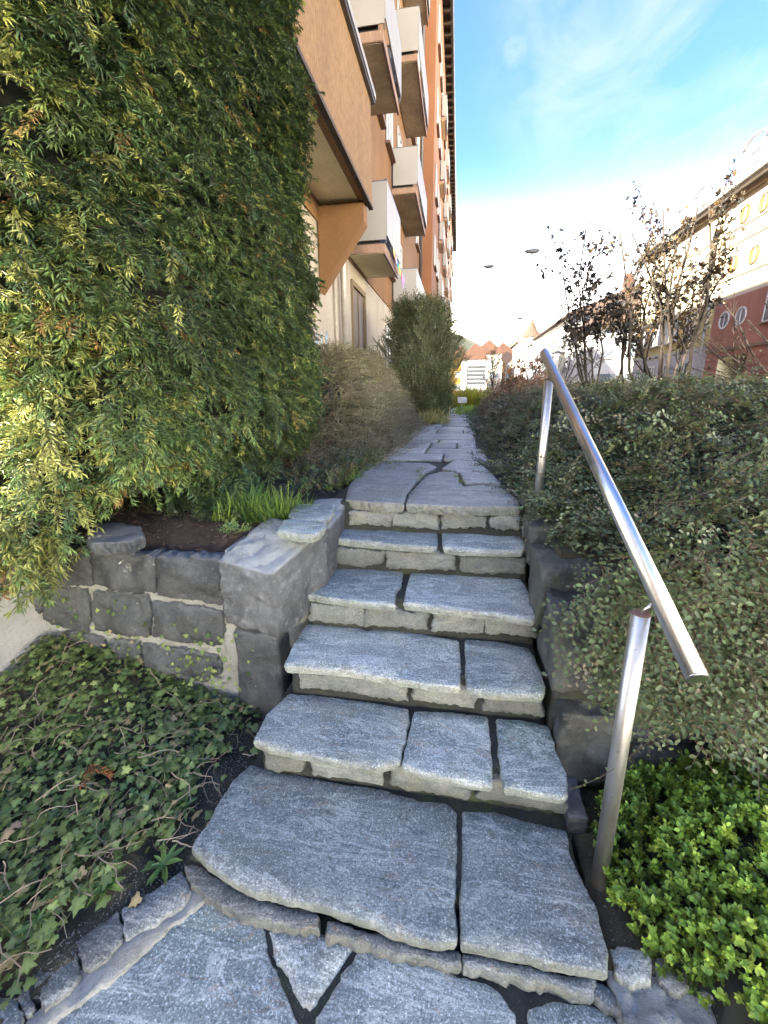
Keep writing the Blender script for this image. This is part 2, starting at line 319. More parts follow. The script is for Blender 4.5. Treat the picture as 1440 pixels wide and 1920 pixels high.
def stone(name, poly, thick, frame, mat, parent, seed=0, step=.011, jag=.004, und=.003, bulge=0, cell=.045, undercut=.008):
    """a flat-ish stone: outline in (u,v), top face along n, ragged worn edges. frame = (origin, U, V, Nn)"""
    O, U, V, Nn = [Vector(a) for a in frame]; rnd = random.Random(seed)
    P = [Vector((p[0], p[1])) for p in poly]
    area = sum(P[i].x*P[(i+1)%len(P)].y-P[(i+1)%len(P)].x*P[i].y for i in range(len(P)))
    if area < 0: P.reverse()
    # round the corners a little, then walk the outline
    Q = []
    for i in range(len(P)):
        a, b, c = P[i-1], P[i], P[(i+1)%len(P)]
        ra = min(.012, (a-b).length*.25); rc = min(.012, (c-b).length*.25)
        Q += [b+(a-b).normalized()*ra, b*.6+(b+(a-b).normalized()*ra)*.2+(b+(c-b).normalized()*rc)*.2, b+(c-b).normalized()*rc]
    D = []
    for i in range(len(Q)):
        a, b = Q[i], Q[(i+1)%len(Q)]; k = max(1, int((b-a).length/step))
        D += [a+(b-a)*(j/k) for j in range(k)]
    n = len(D); nrm = []
    for i in range(n):
        t = D[(i+1)%n]-D[i-1]; nrm.append(Vector((t.y, -t.x)).normalized() if t.length > 1e-6 else Vector((1, 0)))
    sd = seed*1.37
    def off(i, f, k): return nz((D[i].x*k, D[i].y*k, sd+f*9), 1, 0)
    cen = sum(D, Vector((0, 0)))/n
    edge = [D[i]+nrm[i]*(off(i, 1, 22)*jag*1.4+off(i, 2, 70)*jag*.9+off(i, 10, 170)*jag*.5) for i in range(n)]
    rings = [[(edge[i]-nrm[i]*(.005+.003*off(i, 8, 60)), -.0004) for i in range(n)],
             [(edge[i]-nrm[i]*(.001+.003*off(i, 9, 90)), -.004-.004*abs(off(i, 3, 60))) for i in range(n)],
             [(edge[i]+nrm[i]*(.0015+.005*off(i, 4, 45)*(jag/.004)), -thick*.35) for i in range(n)],
             [(edge[i]+nrm[i]*(-.002+.006*off(i, 5, 45)*(jag/.004)), -thick*.7) for i in range(n)],
             [(edge[i]-nrm[i]*undercut, -thick*(1+.06*off(i, 6, 20))) for i in range(n)]]
    # interior points
    xs = [p.x for p in D]; ys = [p.y for p in D]
    inner = [r[0] for r in rings[0]]
    def inside(p, pl):
        c = False; j = len(pl)-1
        for i in range(len(pl)):
            if (pl[i].y > p.y) != (pl[j].y > p.y) and p.x < (pl[j].x-pl[i].x)*(p.y-pl[i].y)/(pl[j].y-pl[i].y+1e-12)+pl[i].x: c = not c
            j = i
        return c
    pts = []; x = min(xs)
    while x < max(xs):
        y = min(ys)
        while y < max(ys):
            q = Vector((x+rnd.uniform(-.3, .3)*cell, y+rnd.uniform(-.3, .3)*cell))
            if inside(q, inner) and min((q-e).length for e in inner) > cell*.35: pts.append(q)
            y += cell
        x += cell
    allp = inner+pts
    vo, eo, fo = delaunay_2d_cdt(allp, [], [list(range(n))], 1, 1e-5)[:3]
    size = max(max(xs)-min(xs), max(ys)-min(ys))
    def top(q):
        d = 0
        if bulge:
            e = min((q-t).length for t in inner[::3]); k = min(1, e/(size*.22+.01)); d = bulge*math.sin(k*math.pi/2)
            d *= 1+.9*nz((q.x*9, q.y*9, sd), 1)
        return d + und*nz((q.x*7, q.y*7, sd+3), 1)*2+und*.6*nz((q.x*24, q.y*24, sd+5), 1)
    bm = bmesh.new()
    W = lambda q, h: O+U*q.x+V*q.y+Nn*h
    tv = [bm.verts.new(W(q, top(q) if min((q-e).length for e in inner) > .003 else -.0005)) for q in vo]
    for f in fo:
        if len(f) >= 3:
            try: bm.faces.new([tv[i] for i in f]).smooth = True
            except ValueError: pass
    # match inner ring to the cdt output
    rv = []
    for q in inner:
        j = min(range(len(vo)), key=lambda k: (vo[k]-q).length_squared) if len(vo) < 5000 else 0
        rv.append(tv[j])
    prev = rv
    for r in rings[1:]:
        cur = [bm.verts.new(W(q, h)) for q, h in r]
        for i in range(n):
            j = (i+1) % n
            if prev[i] is prev[j]: fv = (prev[i], cur[i], cur[j])
            else: fv = (prev[i], cur[i], cur[j], prev[j])
            try: bm.faces.new(fv).smooth = False
            except ValueError: pass
        prev = cur
    bmesh.ops.recalc_face_normals(bm, faces=bm.faces)
    return fin(bm, name, mat, parent, loc=W(cen, 0))

def block(name, c8, mat, parent, sub=10, rnd=.25, amp=.02, seed=0, freq=7):
    """hewn boulder from 8 corners (bottom 4 counter-clockwise, top 4) : rounded, then displaced"""
    c8 = [Vector(c) for c in c8]; bm = bmesh.new(); bmesh.ops.create_cube(bm, size=2)
    bmesh.ops.subdivide_edges(bm, edges=bm.edges[:], cuts=sub, use_grid_fill=True)
    cen = sum(c8, Vector())/8
    for v in bm.verts:
        p = v.co.copy(); m = max(abs(p.x), abs(p.y), abs(p.z)); k = rnd
        q = Vector([math.copysign(min(abs(a), 1), a) for a in p]); ln = (sum(abs(a)**6 for a in q))**(1/6)
        q = q*(1-k)+q/ln*k
        u, t, s = (q.x+1)/2, (q.y+1)/2, (q.z+1)/2
        b = (c8[0]*(1-u)*(1-t)+c8[1]*u*(1-t)+c8[2]*u*t+c8[3]*(1-u)*t)*(1-s)+(c8[4]*(1-u)*(1-t)+c8[5]*u*(1-t)+c8[6]*u*t+c8[7]*(1-u)*t)*s
        d = (b-cen).normalized()
        vd = noise.voronoi(b*freq*1.1+Vector((seed, seed*2, 0)))[0]; vf = noise.voronoi(b*freq*3.2+Vector((seed, 0, seed)))[0]
        h = nz(b, freq*.7, seed)*amp*.7 + (vd[1]-vd[0]-.25)*amp*.9*(1 if amp > .01 else 0) + (.3-vf[0])*amp*.30 + nz(b, freq*8, seed+7)*amp*.16
        v.co = b+d*h
    for f in bm.faces: f.smooth = True
    return fin(bm, name, mat, parent, loc=cen)
def rough_slab(name, x0, x1, y0, y1, z0, z1, mat, parent=None, amp=.01, step=.03, top_fn=None, freq=20):
    """mass of mortar / soil: grid-topped block with an uneven surface"""
    nx = max(2, int((x1-x0)/step)); ny = max(2, int((y1-y0)/step)); nz_ = max(2, int((z1-z0)/step)); bm = bmesh.new()
    def pt(p):
        b = Vector(p); h = nz(b, freq, 1)*amp+nz(b, freq*2.7, 2)*amp*.5
        zz = top_fn(b.x, b.y) if top_fn and p[2] > z0+1e-6 else None
        if zz is not None: b.z = z0+(zz-z0)*(p[2]-z0)/(z1-z0)
        return b+Vector((h*.6, h*.8, h)) if p[2] > z0+1e-6 else b
    cache = {}
    def vert(i, j, k):
        if (i, j, k) not in cache: cache[(i, j, k)] = bm.verts.new(pt((x0+(x1-x0)*i/nx, y0+(y1-y0)*j/ny, z0+(z1-z0)*k/nz_)))
        return cache[(i, j, k)]
    for i in range(nx):
        for j in range(ny):
            bm.faces.new((vert(i,j,nz_), vert(i+1,j,nz_), vert(i+1,j+1,nz_), vert(i,j+1,nz_)))
    for i in range(nx):
        for k in range(nz_):
            bm.faces.new((vert(i,0,k), vert(i+1,0,k), vert(i+1,0,k+1), vert(i,0,k+1)))
            bm.faces.new((vert(i+1,ny,k), vert(i,ny,k), vert(i,ny,k+1), vert(i+1,ny,k+1)))
    for j in range(ny):
        for k in range(nz_):
            bm.faces.new((vert(nx,j,k), vert(nx,j+1,k), vert(nx,j+1,k+1), vert(nx,j,k+1)))
            bm.faces.new((vert(0,j+1,k), vert(0,j,k), vert(0,j,k+1), vert(0,j+1,k+1)))
    for f in bm.faces: f.smooth = True
    return fin(bm, name, mat, parent)

# ================================================================== GROUND
def poly_slab(name, pts, z0, z1, mat, kind='structure'):
    o = prism(name, [(x, y, z1) for x, y in pts], (0, 0, z0-z1), mat); tag(o, kind=kind); return o
poly_slab('ground', [(-120, -60), (150, -60), (150, 2.6), (-120, 2.6)], -.6, -.045, M['earth'])
poly_slab('upper_ground', [(-120, 2.5), (-.74, 2.5), (-.74, 2.42), (.46, 2.42), (.46, 1.8), (5.2, 1.8), (5.2, 700), (-120, 700)], -.5, .93, M['earth'])
poly_slab('street_ground', [(5.2, 2.65), (250, 2.65), (250, 700), (5.2, 700)], -.5, .86, M['earth'])
road = poly_slab('road', [(6.2, 3), (11.2, 3), (11.2, 260), (6.2, 260)], .80, .875, M['asphalt'])
pav = poly_slab('pavement', [(11.2, 3), (13.4, 3), (13.4, 200), (11.2, 200)], .80, .985, M['concrete'])

UX, UY, UZ = (1, 0, 0), (0, 1, 0), (0, 0, 1)
def px_top(pts, z): return [(p.x, p.y) for p in (onz(a, b, z) for a, b in pts)]
# ---- lower paving
pav_l = rough_slab('lower_path', -1.45, 1.9, -.6, 1.0, -.12, -.008, M['mortar_d'], amp=.008); tag(pav_l, kind='structure')
low = [
 [(95,2150),(75,1930),(150,1868),(235,1800),(300,1742),(368,1688),(395,1672),(425,1690),(462,1712),(494,1736),(503,1790),(528,1842),(552,1898),(566,1990),(570,2150)],
 [(502,1742),(560,1745),(610,1752),(668,1768),(640,1806),(612,1856),(585,1888),(568,1890),(545,1848),(520,1805)],
 [(676,1772),(720,1770),(775,1786),(826,1798),(838,1822),(892,1838),(930,1852),(952,1880),(968,1905),(972,1990),(975,2150),(585,2150),(580,1990),(592,1905),(618,1872),(645,1818)],
 [(990,1890),(1030,1872),(1085,1880),(1130,1892),(1165,1925),(1180,1990),(1190,2150),(990,2150)],
]
for i, p in enumerate(low):
    stone('paving_stone', px_top(p, 0), .05, ((0,0,0), UX, UY, UZ), M['slab' if i != 1 else 'slab2'], pav_l, seed=20+i, jag=.005)
# edging stones, left
edge = empty('stone_edging', (-.95, .75, 0), 'low edging of rough stones between the ivy and the lower paving', 'edging')
for i, p in enumerate([
 [(345,1630),(322,1642),(285,1672),(226,1700),(236,1760),(290,1735),(345,1690),(362,1668)],
 [(222,1704),(180,1738),(140,1764),(158,1822),(200,1798),(232,1766)],
 [(136,1768),(100,1800),(62,1828),(82,1898),(120,1868),(154,1826)],
 [(30,1868),(48,1842),(66,1880),(62,1902),(46,1906)],
 [(-60,1900),(0,1858),(24,1866),(46,1912),(40,1990),(-90,1990)]]):
    stone('edging_stone', px_top(p, .025), .09, ((0,0,.025), UX, UY, UZ), M['riser' if i != 4 else 'slab'], edge, seed=40+i, jag=.007, und=.006, bulge=.006)
pm = px_top([(365,1655),(410,1670),(372,1700),(300,1756),(240,1812),(150,1880),(70,1940),(20,2020),(-60,2020),(60,1900),(150,1818),(230,1760),(300,1706)], .012)
stone('mortar_strip', pm, .05, ((0,0,.012), UX, UY, UZ), M['mortar'], edge, seed=50, jag=.007, und=.008)

# ================================================================== STAIRS
stair = empty('stone_staircase', (-.15, 1.5, 0), 'weathered grey stone steps climbing between low stone walls to the upper path', 'stairs')
TZ = [.102, .282, .462, .642, .822, 1.002]
YF = [.86, 1.2, 1.46, 1.74, 2.08, 2.26]
rough_slab('joint_filling', -.80, .44, .98, 1.42, -.02, .090, M['mortar_d'], stair, .007)
rough_slab('joint_filling', -.74, .40, 1.285, 1.62, 0, .270, M['mortar_d'], stair, .007)
rough_slab('joint_filling', -.70, .385, 1.545, 1.90, .1, .450, M['mortar_d'], stair, .007)
rough_slab('joint_filling', -.70, .385, 1.83, 2.2, .3, .630, M['mortar_d'], stair, .007)
rough_slab('joint_filling', -.68, .385, 2.145, 2.45, .5, .810, M['mortar_d'], stair, .007)
rough_slab('joint_filling', -.66, .385, 2.315, 2.6, .6, .990, M['mortar_d'], stair, .007)
S = {0: [
 [(358,1590),(366,1572),(388,1545),(412,1500),(436,1462),(470,1432),(500,1442),(560,1452),(640,1468),(720,1480),(790,1500),(840,1506),(856,1522),(858,1600),(853,1690),(858,1764),(820,1768),(790,1760),(740,1748),(700,1730),(640,1712),(590,1694),(540,1684),(480,1672),(440,1654),(405,1632)],
 [(866,1520),(930,1522),(985,1538),(1062,1556),(1070,1600),(1092,1650),(1118,1700),(1140,1778),(1140,1824),(1100,1818),(1040,1808),(960,1788),(864,1768),(862,1700),(868,1600)]],
 1: [
 [(474,1388),(500,1338),(542,1299),(600,1304),(680,1314),(766,1327),(768,1350),(758,1396),(750,1430),(704,1438),(659,1430),(568,1414),(500,1400)],
 [(776,1332),(840,1334),(914,1342),(921,1400),(925,1473),(850,1461),(790,1447),(753,1432),(760,1400),(770,1360)],
 [(930,1346),(980,1349),(1030,1361),(1045,1410),(1064,1452),(1064,1494),(1010,1488),(944,1477),(936,1420)]],
 2: [
 [(533,1242),(548,1212),(573,1171),(591,1166),(618,1170),(651,1170),(668,1172),(689,1183),(707,1176),(787,1187),(860,1200),(864,1247),(864,1288),(806,1284),(751,1274),(700,1266),(653,1257),(590,1252),(533,1248)],
 [(872,1198),(929,1201),(990,1214),(1004,1232),(1016,1262),(1024,1290),(1018,1304),(960,1300),(925,1300),(874,1290)]],
 3: [
 [(576,1114),(592,1087),(616,1058),(636,1055),(716,1060),(757,1067),(752,1096),(741,1114),(742,1134),(671,1128),(618,1121)],
 [(772,1069),(840,1072),(900,1076),(969,1078),(986,1098),(1001,1130),(1006,1152),(1003,1162),(929,1150),(860,1144),(818,1138),(756,1130),(763,1098)]],
 4: [
 [(618,1006),(634,988),(648,977),(707,979),(780,981),(818,984),(821,1007),(820,1025),(773,1023),(684,1016),(628,1010)],
 [(827,984),(884,984),(960,984),(972,998),(988,1022),(980,1032),(929,1031),(870,1030),(831,1025)]],
}
k = 0
for lv, slabs in S.items():
    for p in slabs:
        k += 1
        stone('step_slab', px_top(p, TZ[lv]), .040 if lv else .050, ((0,0,TZ[lv]), UX, UY, UZ), M['slab' if k % 3 else 'slab2'], stair, seed=60+k, jag=.0028, und=.0035)
def riser(lv, xs, Y, z0, z1, jagx=.006):
    for i, (a, b) in enumerate(xs):
        A = ony(a, 0, Y); 
        zc = (z0+z1)/2
        # x on plane Y at height zc: find by ray through column a with that height
        def xa(pxx):
            lo, hi = 700., 1950.
            for _ in range(40):
                mid = (lo+hi)/2
                if ony(pxx, mid, Y).z > zc: lo = mid
                else: hi = mid
            return ony(pxx, lo, Y).x
        x0, x1 = xa(a), xa(b); r = random.Random(lv*10+i); j = lambda: r.uniform(-.013, .013)
        xm = (x0+x1)/2
        poly = [(x0+j(), z0+j()), (xm, z0+j()*.8), (x1+j(), z0+j()), (x1+j(), z1-abs(j())*.6), (xm+j(), z1), (x0+j(), z1-abs(j())*.6)]
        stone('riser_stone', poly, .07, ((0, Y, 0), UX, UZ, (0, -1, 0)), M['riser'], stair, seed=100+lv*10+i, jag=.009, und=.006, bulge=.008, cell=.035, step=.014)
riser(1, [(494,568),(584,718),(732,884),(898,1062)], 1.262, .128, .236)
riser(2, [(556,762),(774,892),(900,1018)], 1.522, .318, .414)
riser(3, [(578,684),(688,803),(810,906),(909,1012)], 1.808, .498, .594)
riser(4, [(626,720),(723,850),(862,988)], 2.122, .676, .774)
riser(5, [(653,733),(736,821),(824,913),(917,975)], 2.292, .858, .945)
rl = px_top([(343,1622),(365,1618),(400,1640),(440,1660),(520,1690),(600,1712),(600,1745),(520,1728),(440,1710),(385,1678),(350,1650)], .04)
stone('riser_stone', rl, .06, ((0,0,.04), UX, UY, UZ), M['riser'], stair, seed=151, jag=.006, und=.006)
rl = px_top([(612,1722),(700,1745),(800,1775),(862,1782),(862,1812),(790,1800),(700,1778),(612,1750)], .04)
stone('riser_stone', rl, .06, ((0,0,.04), UX, UY, UZ), M['riser'], stair, seed=152, jag=.006, und=.006)
rl = px_top([(868,1785),(960,1800),(1050,1824),(1120,1836),(1112,1872),(1040,1852),(950,1828),(868,1812)], .04)
stone('riser_stone', rl, .06, ((0,0,.04), UX, UY, UZ), M['riser'], stair, seed=153, jag=.006, und=.006)

# ================================================================== UPPER PATH of broken slabs
upath = rough_slab('upper_path', -.74, .34, 2.40, 17, .90, .978, M['gravel_soil'], amp=.008, step=.08); tag(upath, kind='structure')
first = [
 [(648,936),(652,915),(657,905),(674,884),(690,868),(702,866),(760,867),(803,868),(820,875),(799,886),(780,903),(764,924),(757,944),(700,943)],
 [(761,944),(769,924),(786,905),(802,890),(826,884),(857,885),(861,900),(869,912),(905,909),(936,913),(956,922),(972,938),(975,950),(930,949),(860,950)],
 [(828,878),(850,863),(878,859),(900,868),(926,890),(938,906),(905,904),(872,906),(863,886)]]
for i, p in enumerate(first):
    stone('path_slab', px_top(p, 1.002), .055, ((0,0,1.002), UX, UY, UZ), M['path'], upath, seed=200+i, jag=.005, und=.004)
rs = random.Random(4); Yp = onz(780, 862, 1.002).y+.02
xl0, xr0 = -.67, .27; idx = 0
def wob(x, Y, s): return .05*nz((x*2.2, Y*1.3, s), 1)*2
rows = []; Yc = Yp
while Yc < 16.5: rows.append(Yc); Yc += rs.uniform(.36, .72)
rows.append(Yc)
for ri in range(len(rows)-1):
    ya, yb = rows[ri], rows[ri+1]; nsp = rs.choice([1, 2, 2, 3]) if yb-ya < .6 else rs.choice([2, 2, 3])
    cuts = [xl0+rs.uniform(-.04, .03)]+sorted(rs.uniform(-.5, .12) for _ in range(nsp-1))+[xr0+rs.uniform(-.05, .05)]
    cuts = [c for n_, c in enumerate(cuts) if n_ == 0 or c-cuts[n_-1] > .16]
    for a, b in zip(cuts, cuts[1:]):
        g = .009; sk = rs.uniform(-.09, .09) if a != cuts[0] else 0; sk2 = rs.uniform(-.09, .09)
        lo = [(a+g+(b-a-2*g)*t, ya+g+wob(a+(b-a)*t, ya, 1)) for t in (0, .33, .66, 1)]
        hi = [(a+g+(b-a-2*g)*t, yb-g+wob(a+(b-a)*t, yb, 1)) for t in (1, .66, .33, 0)]
        idx += 1
        far = ya > 6
        stone('path_slab', lo+hi, .04, ((0,0,1.0+rs.uniform(-.004, .004)), UX, UY, UZ), M['path'], upath, seed=220+idx, jag=.006 if not far else .004, und=.003, cell=.06 if not far else .2, step=.025 if not far else .1)

# ================================================================== LEFT RETAINING WALL
lw = empty('left_retaining_wall', (-1.5, 1.75, 0), 'dark squared stone retaining wall with pale mortar left of the steps', 'wall')
rough_slab('mortar', -2.24, -1.055, 1.722, 1.98, -.05, .80, M['mortar'], lw, .014, .025)
prism('mortar', [(-1.08, 1.74, .88), (-.83, 1.72, .80), (-.715, 1.96, .88), (-.675, 2.42, .93), (-1.08, 2.42, .90)], (0, 0, -.95), M['mortar'], lw)
def face_px(pts, Y):
    q = [ony(a, b, Y) for a, b in pts]; cx_, cz_ = sum(p.x for p in q)/len(q), sum(p.z for p in q)/len(q)
    return [(cx_+(p.x-cx_)*1.05, cz_+(p.z-cz_)*1.06) for p in q]
for i, p in enumerate([
 [(20,1032),(82,1032),(84,1094),(20,1090)],
 [(88,1034),(166,1038),(170,1090),(166,1100),(90,1096)],
 [(171,1040),(286,1046),(290,1100),(286,1112),(210,1106),(176,1096)],
 [(293,1046),(418,1052),(420,1100),(416,1134),(360,1126),(298,1116)],
 [(30,1098),(76,1100),(74,1160),(36,1152)],
 [(84,1102),(158,1108),(166,1150),(162,1186),(100,1172),(80,1160)],
 [(176,1112),(270,1118),(280,1150),(276,1194),(220,1190),(180,1180),(172,1150)],
 [(290,1132),(412,1146),(418,1180),(410,1210),(340,1204),(288,1194)],
 [(116,1186),(190,1196),(198,1225),(180,1236),(120,1220)],
 [(203,1200),(258,1206),(262,1236),(204,1240)],
 [(270,1212),(340,1218),(404,1234),(412,1262),(380,1278),(330,1276),(268,1262)]]):
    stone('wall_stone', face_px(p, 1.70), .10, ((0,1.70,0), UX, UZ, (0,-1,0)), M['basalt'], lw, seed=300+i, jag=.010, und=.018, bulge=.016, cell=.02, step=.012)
# corner blocks, flat caps
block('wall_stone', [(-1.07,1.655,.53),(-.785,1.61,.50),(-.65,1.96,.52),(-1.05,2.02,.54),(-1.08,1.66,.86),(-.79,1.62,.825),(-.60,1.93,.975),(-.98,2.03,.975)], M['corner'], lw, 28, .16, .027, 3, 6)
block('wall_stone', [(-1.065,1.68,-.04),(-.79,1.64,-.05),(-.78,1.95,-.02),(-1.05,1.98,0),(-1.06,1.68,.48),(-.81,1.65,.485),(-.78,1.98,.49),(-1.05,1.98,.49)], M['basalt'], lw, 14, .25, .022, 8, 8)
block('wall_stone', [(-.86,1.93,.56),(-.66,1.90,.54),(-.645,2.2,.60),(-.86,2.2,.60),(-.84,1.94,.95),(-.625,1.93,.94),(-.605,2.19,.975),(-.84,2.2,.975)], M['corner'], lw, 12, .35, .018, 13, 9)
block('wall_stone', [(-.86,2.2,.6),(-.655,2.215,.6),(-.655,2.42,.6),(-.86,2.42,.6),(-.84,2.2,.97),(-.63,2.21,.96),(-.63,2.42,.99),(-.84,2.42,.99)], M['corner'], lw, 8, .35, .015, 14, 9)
for i, p in enumerate([[(548,952),(560,944),(600,944),(628,946),(622,966),(610,976),(556,976),(540,966)], [(530,974),(552,972),(612,980),(604,996),(585,1004),(560,1002),(520,994)]]):
    stone('cap_stone', px_top(p, .985), .04, ((0,0,.985), UX, UY, UZ), M['slab2'], lw, seed=330+i, jag=.006, und=.005)
stone('cap_stone', px_top([(160,1000),(178,984),(215,978),(262,986),(270,1004),(240,1018),(170,1018)], .96), .06, ((0,0,.96), UX, UY, UZ), M['basalt'], lw, seed=335, jag=.01, und=.008)
b = block('loose_stone', [(-.80,1.80,.955),(-.72,1.79,.955),(-.72,1.85,.955),(-.80,1.85,.955),(-.79,1.80,.985),(-.73,1.79,.983),(-.73,1.84,.985),(-.79,1.85,.985)], M['mortar'], None, 5, .8, .006, 21, 30)
tag(b, 'small pale loose stone lying on the left wall behind its corner block', 'stone')
rough_slab('planting_bed', -3.2, -.90, 1.75, 4.2, .55, .93, M['soil'], amp=.016, step=.04, top_fn=lambda x, y: .815+.115*smooth01((y-1.78)/.28))
bpy.data.objects['planting_bed']['kind'] = 'structure'
# concrete garden wall at the far left
gw = rough_slab('garden_wall', -2.46, -2.20, -1.6, 2.05, -.05, 1.22, M['concrete'], amp=.004, step=.12); tag(gw, 'pale concrete garden wall ending behind the yew at the far left', 'wall')

# ================================================================== RIGHT RETAINING WALL
rw = empty('right_retaining_wall', (.7, 1.6, 0), 'rough dark stone retaining wall right of the steps below the hanging shrub', 'wall')
rough_slab('mortar', .41, .62, 1.50, 2.45, -.05, .80, M['mortar_d'], rw, .016, .04)
rough_slab('mortar', .46, 3.4, 1.56, 1.84, -.05, .74, M['mortar'], rw, .014, .05)
RB = [  # x0 x1 y0 y1 z0 z1 material
 (.375,.62, 1.44,1.72, .50,.80,'wallgrey'), (.37,.60, 1.72,2.02, .58,.90,'wallgrey'), (.365,.56, 2.03,2.27, .74,.97,'wallgrey'),
 (.42,.66, 1.42,1.66, .10,.43,'wallgrey'), (.37,.55,2.28,2.44,.82,1.02,'wallgrey'),
 (.69,.98, 1.42,1.66, .33,.55,'basalt'), (1.02,1.42, 1.43,1.66, .28,.56,'wallgrey'), (1.46,1.85, 1.44,1.7, .3,.58,'basalt'), (1.9,2.4,1.44,1.7,.3,.6,'wallgrey'),
 (.64,.96, 1.45,1.68, .58,.80,'wallgrey'), (1.0,1.4, 1.45,1.7, .59,.80,'basalt'), (1.44,1.9, 1.45,1.7, .6,.8,'wallgrey'),(1.94,2.5,1.45,1.7,.62,.8,'basalt'),
 (.70,1.05, 1.43,1.66, .04,.30,'wallgrey'), (1.09,1.5, 1.44,1.66, .02,.26,'basalt'), (1.54,2.0,1.44,1.66,.02,.28,'wallgrey'),
 (.435,.52, 1.26,1.44, -.02,.13,'basalt')]
for i, (x0,x1,y0,y1,z0,z1,mt) in enumerate(RB):
    r = random.Random(i); j = lambda: r.uniform(-.02, .02)
    block('wall_stone', [(x0+j(),y0+j(),z0+j()*.5),(x1+j(),y0+j(),z0+j()*.5),(x1,y1,z0),(x0+j(),y1,z0),(x0+j(),y0+j(),z1+j()*.5),(x1+j(),y0+j(),z1+j()*.5),(x1,y1,z1),(x0+j(),y1,z1+j()*.5)], M[mt], rw, 14 if y0 < 2 else 8, .22, .034, 40+i, 6)
# edging below the box bush, soil of its bed
bed = rough_slab('shrub_bed', .47, 2.6, .88, 1.6, -.04, .045, M['gravel_soil'], amp=.02, step=.04); tag(bed, kind='structure')
ed2 = empty('stone_edging', (.75, .75, 0), 'low edging of pale rough stones in front of the bright green bush', 'edging')
for i, p in enumerate([
 [(1144,1778),(1180,1772),(1222,1784),(1224,1846),(1190,1850),(1148,1826)],
 [(1232,1794),(1270,1800),(1305,1808),(1302,1856),(1262,1862),(1234,1842)],
 [(1314,1806),(1380,1822),(1445,1840),(1445,1900),(1375,1890),(1312,1862)],
 [(1455,1840),(1540,1860),(1545,1930),(1455,1905)]]):
    stone('edging_stone', px_top(p, .06), .10, ((0,0,.06), UX, UY, UZ), M['riser' if i else 'slab'], ed2, seed=360+i, jag=.008, und=.008, bulge=.006)
stone('edging_stone', px_top([(1110,1838),(1130,1838),(1180,1885),(1172,1902),(1140,1892),(1112,1862)], .03), .05, ((0,0,.03), UX, UY, UZ), M['riser'], ed2, seed=370, jag=.006, und=.006, bulge=.008)
rough_slab('mortar', .47, 1.7, .64, .90, -.05, .036, M['mortar'], ed2, .020, .012)

# ================================================================== HANDRAIL
hr = empty('handrail', (.5, 1.1, .04), 'brushed steel handrail on two posts running up the right side of the steps', 'handrail')
P1b, P1t = Vector((.51, 1.10, .04)), Vector((.497, 1.10, 1.03)); P2b, P2t = Vector((.435, 2.275, .9)), Vector((.435, 2.275, 1.65))
sl_ = .52; A = Vector((.545, .905, .985)); B = Vector((.43, 2.43, 1.79))
rail = tube('rail', [A+(B-A).normalized()*.0, B], .0235, M['steel'], hr, 48)
dAB = (B-A).normalized()
for c, s in ((A, -1), (B, 1)): tube('end_cap', [c+dAB*s*.0002, c+dAB*s*.003, c+dAB*s*.0055], [.0233, .0228, .017], M['steel'], hr, 48)
for b_, t_, r_ in ((P1b, P1t, .0235), (P2b, P2t, .0215)):
    p = tube('post', [b_, t_], r_, M['steelpost'], hr, 48)
    tube('post_cap', [t_+Vector((0,0,.0004)), t_+Vector((0,0,.003))], [r_*1.02, r_*.96], M['rust'], p, 48)
    k_ = (t_.y-A.y)/(B.y-A.y); q_ = A+(B-A)*k_
    tube('stem', [t_+Vector((0,0,.002)), Vector((q_.x, q_.y, q_.z-.018))], .006, M['steel'], p, 16)

# ================================================================== ORANGE APARTMENT HOUSE
ob = empty('apartment_house', (-2.2, 20, .93), 'long orange rendered apartment house with white balconies beside the path', 'building')
XW, XP = -2.2, -1.58; E1, E2 = 4.13, 21.3; YN, YC, YE = 2.1, 23.8, 69.
box('plinth_wall', -14, XW, YN, YC, .9, 4.09, M['cream'], ob)
box('plinth_wall', -14, XP, YC, YE, .9, 4.09, M['cream'], ob)
box('upper_wall', -14, XW+.025, YN, YC, 4.093, E2, M['orange_s'], ob)
box('upper_wall', -14, XP+.025, YC, YE, 4.093, E2, M['orange_r'], ob)
# eaves: boards, rafters, gutter, roof
EX = -1.14
roof = prism('roof', [(EX+.02, YN-1, 21.20), (-8.1, YN-1, 24.4), (-15.2, YN-1, 21.20)], (0, YE-YN+1.6, 0), M['tile'], ob)
box('eaves_board', EX+.03, XW-.3, YN-1, YE+.55, 21.10, 21.16, M['wood'], roof)
ra = box('rafter', XW, EX+.02, YN-.6, YN-.48, 20.90, 21.10, M['rafter'], roof)
for k in range(1, 85):
    r2_ = ra.copy(); col.objects.link(r2_); r2_.parent = roof; r2_.location = Vector(ra.location)+Vector((0, .8*k, 0))
bm = bmesh.new()
add_tube(bm, [(EX+.085, YN-1, 21.12), (EX+.085, YE+.55, 21.12)], .085, 10); fin(bm, 'gutter', M['gutter'], roof)
box('fascia_board', EX-.02, EX+.005, YN-1, YE+.55, 20.94, 21.22, M['wood'], roof)
tube('rain_pipe', [(EX+.06, 23.3, 21.05), (EX+.05, 23.3, 20.8), (-1.75, 23.6, 20.0), (-2.08, 23.65, 19.6), (-2.10, 23.65, 19.0), (-2.10, 23.65, 4.2)], .07, M['gutter'], ob, 10)
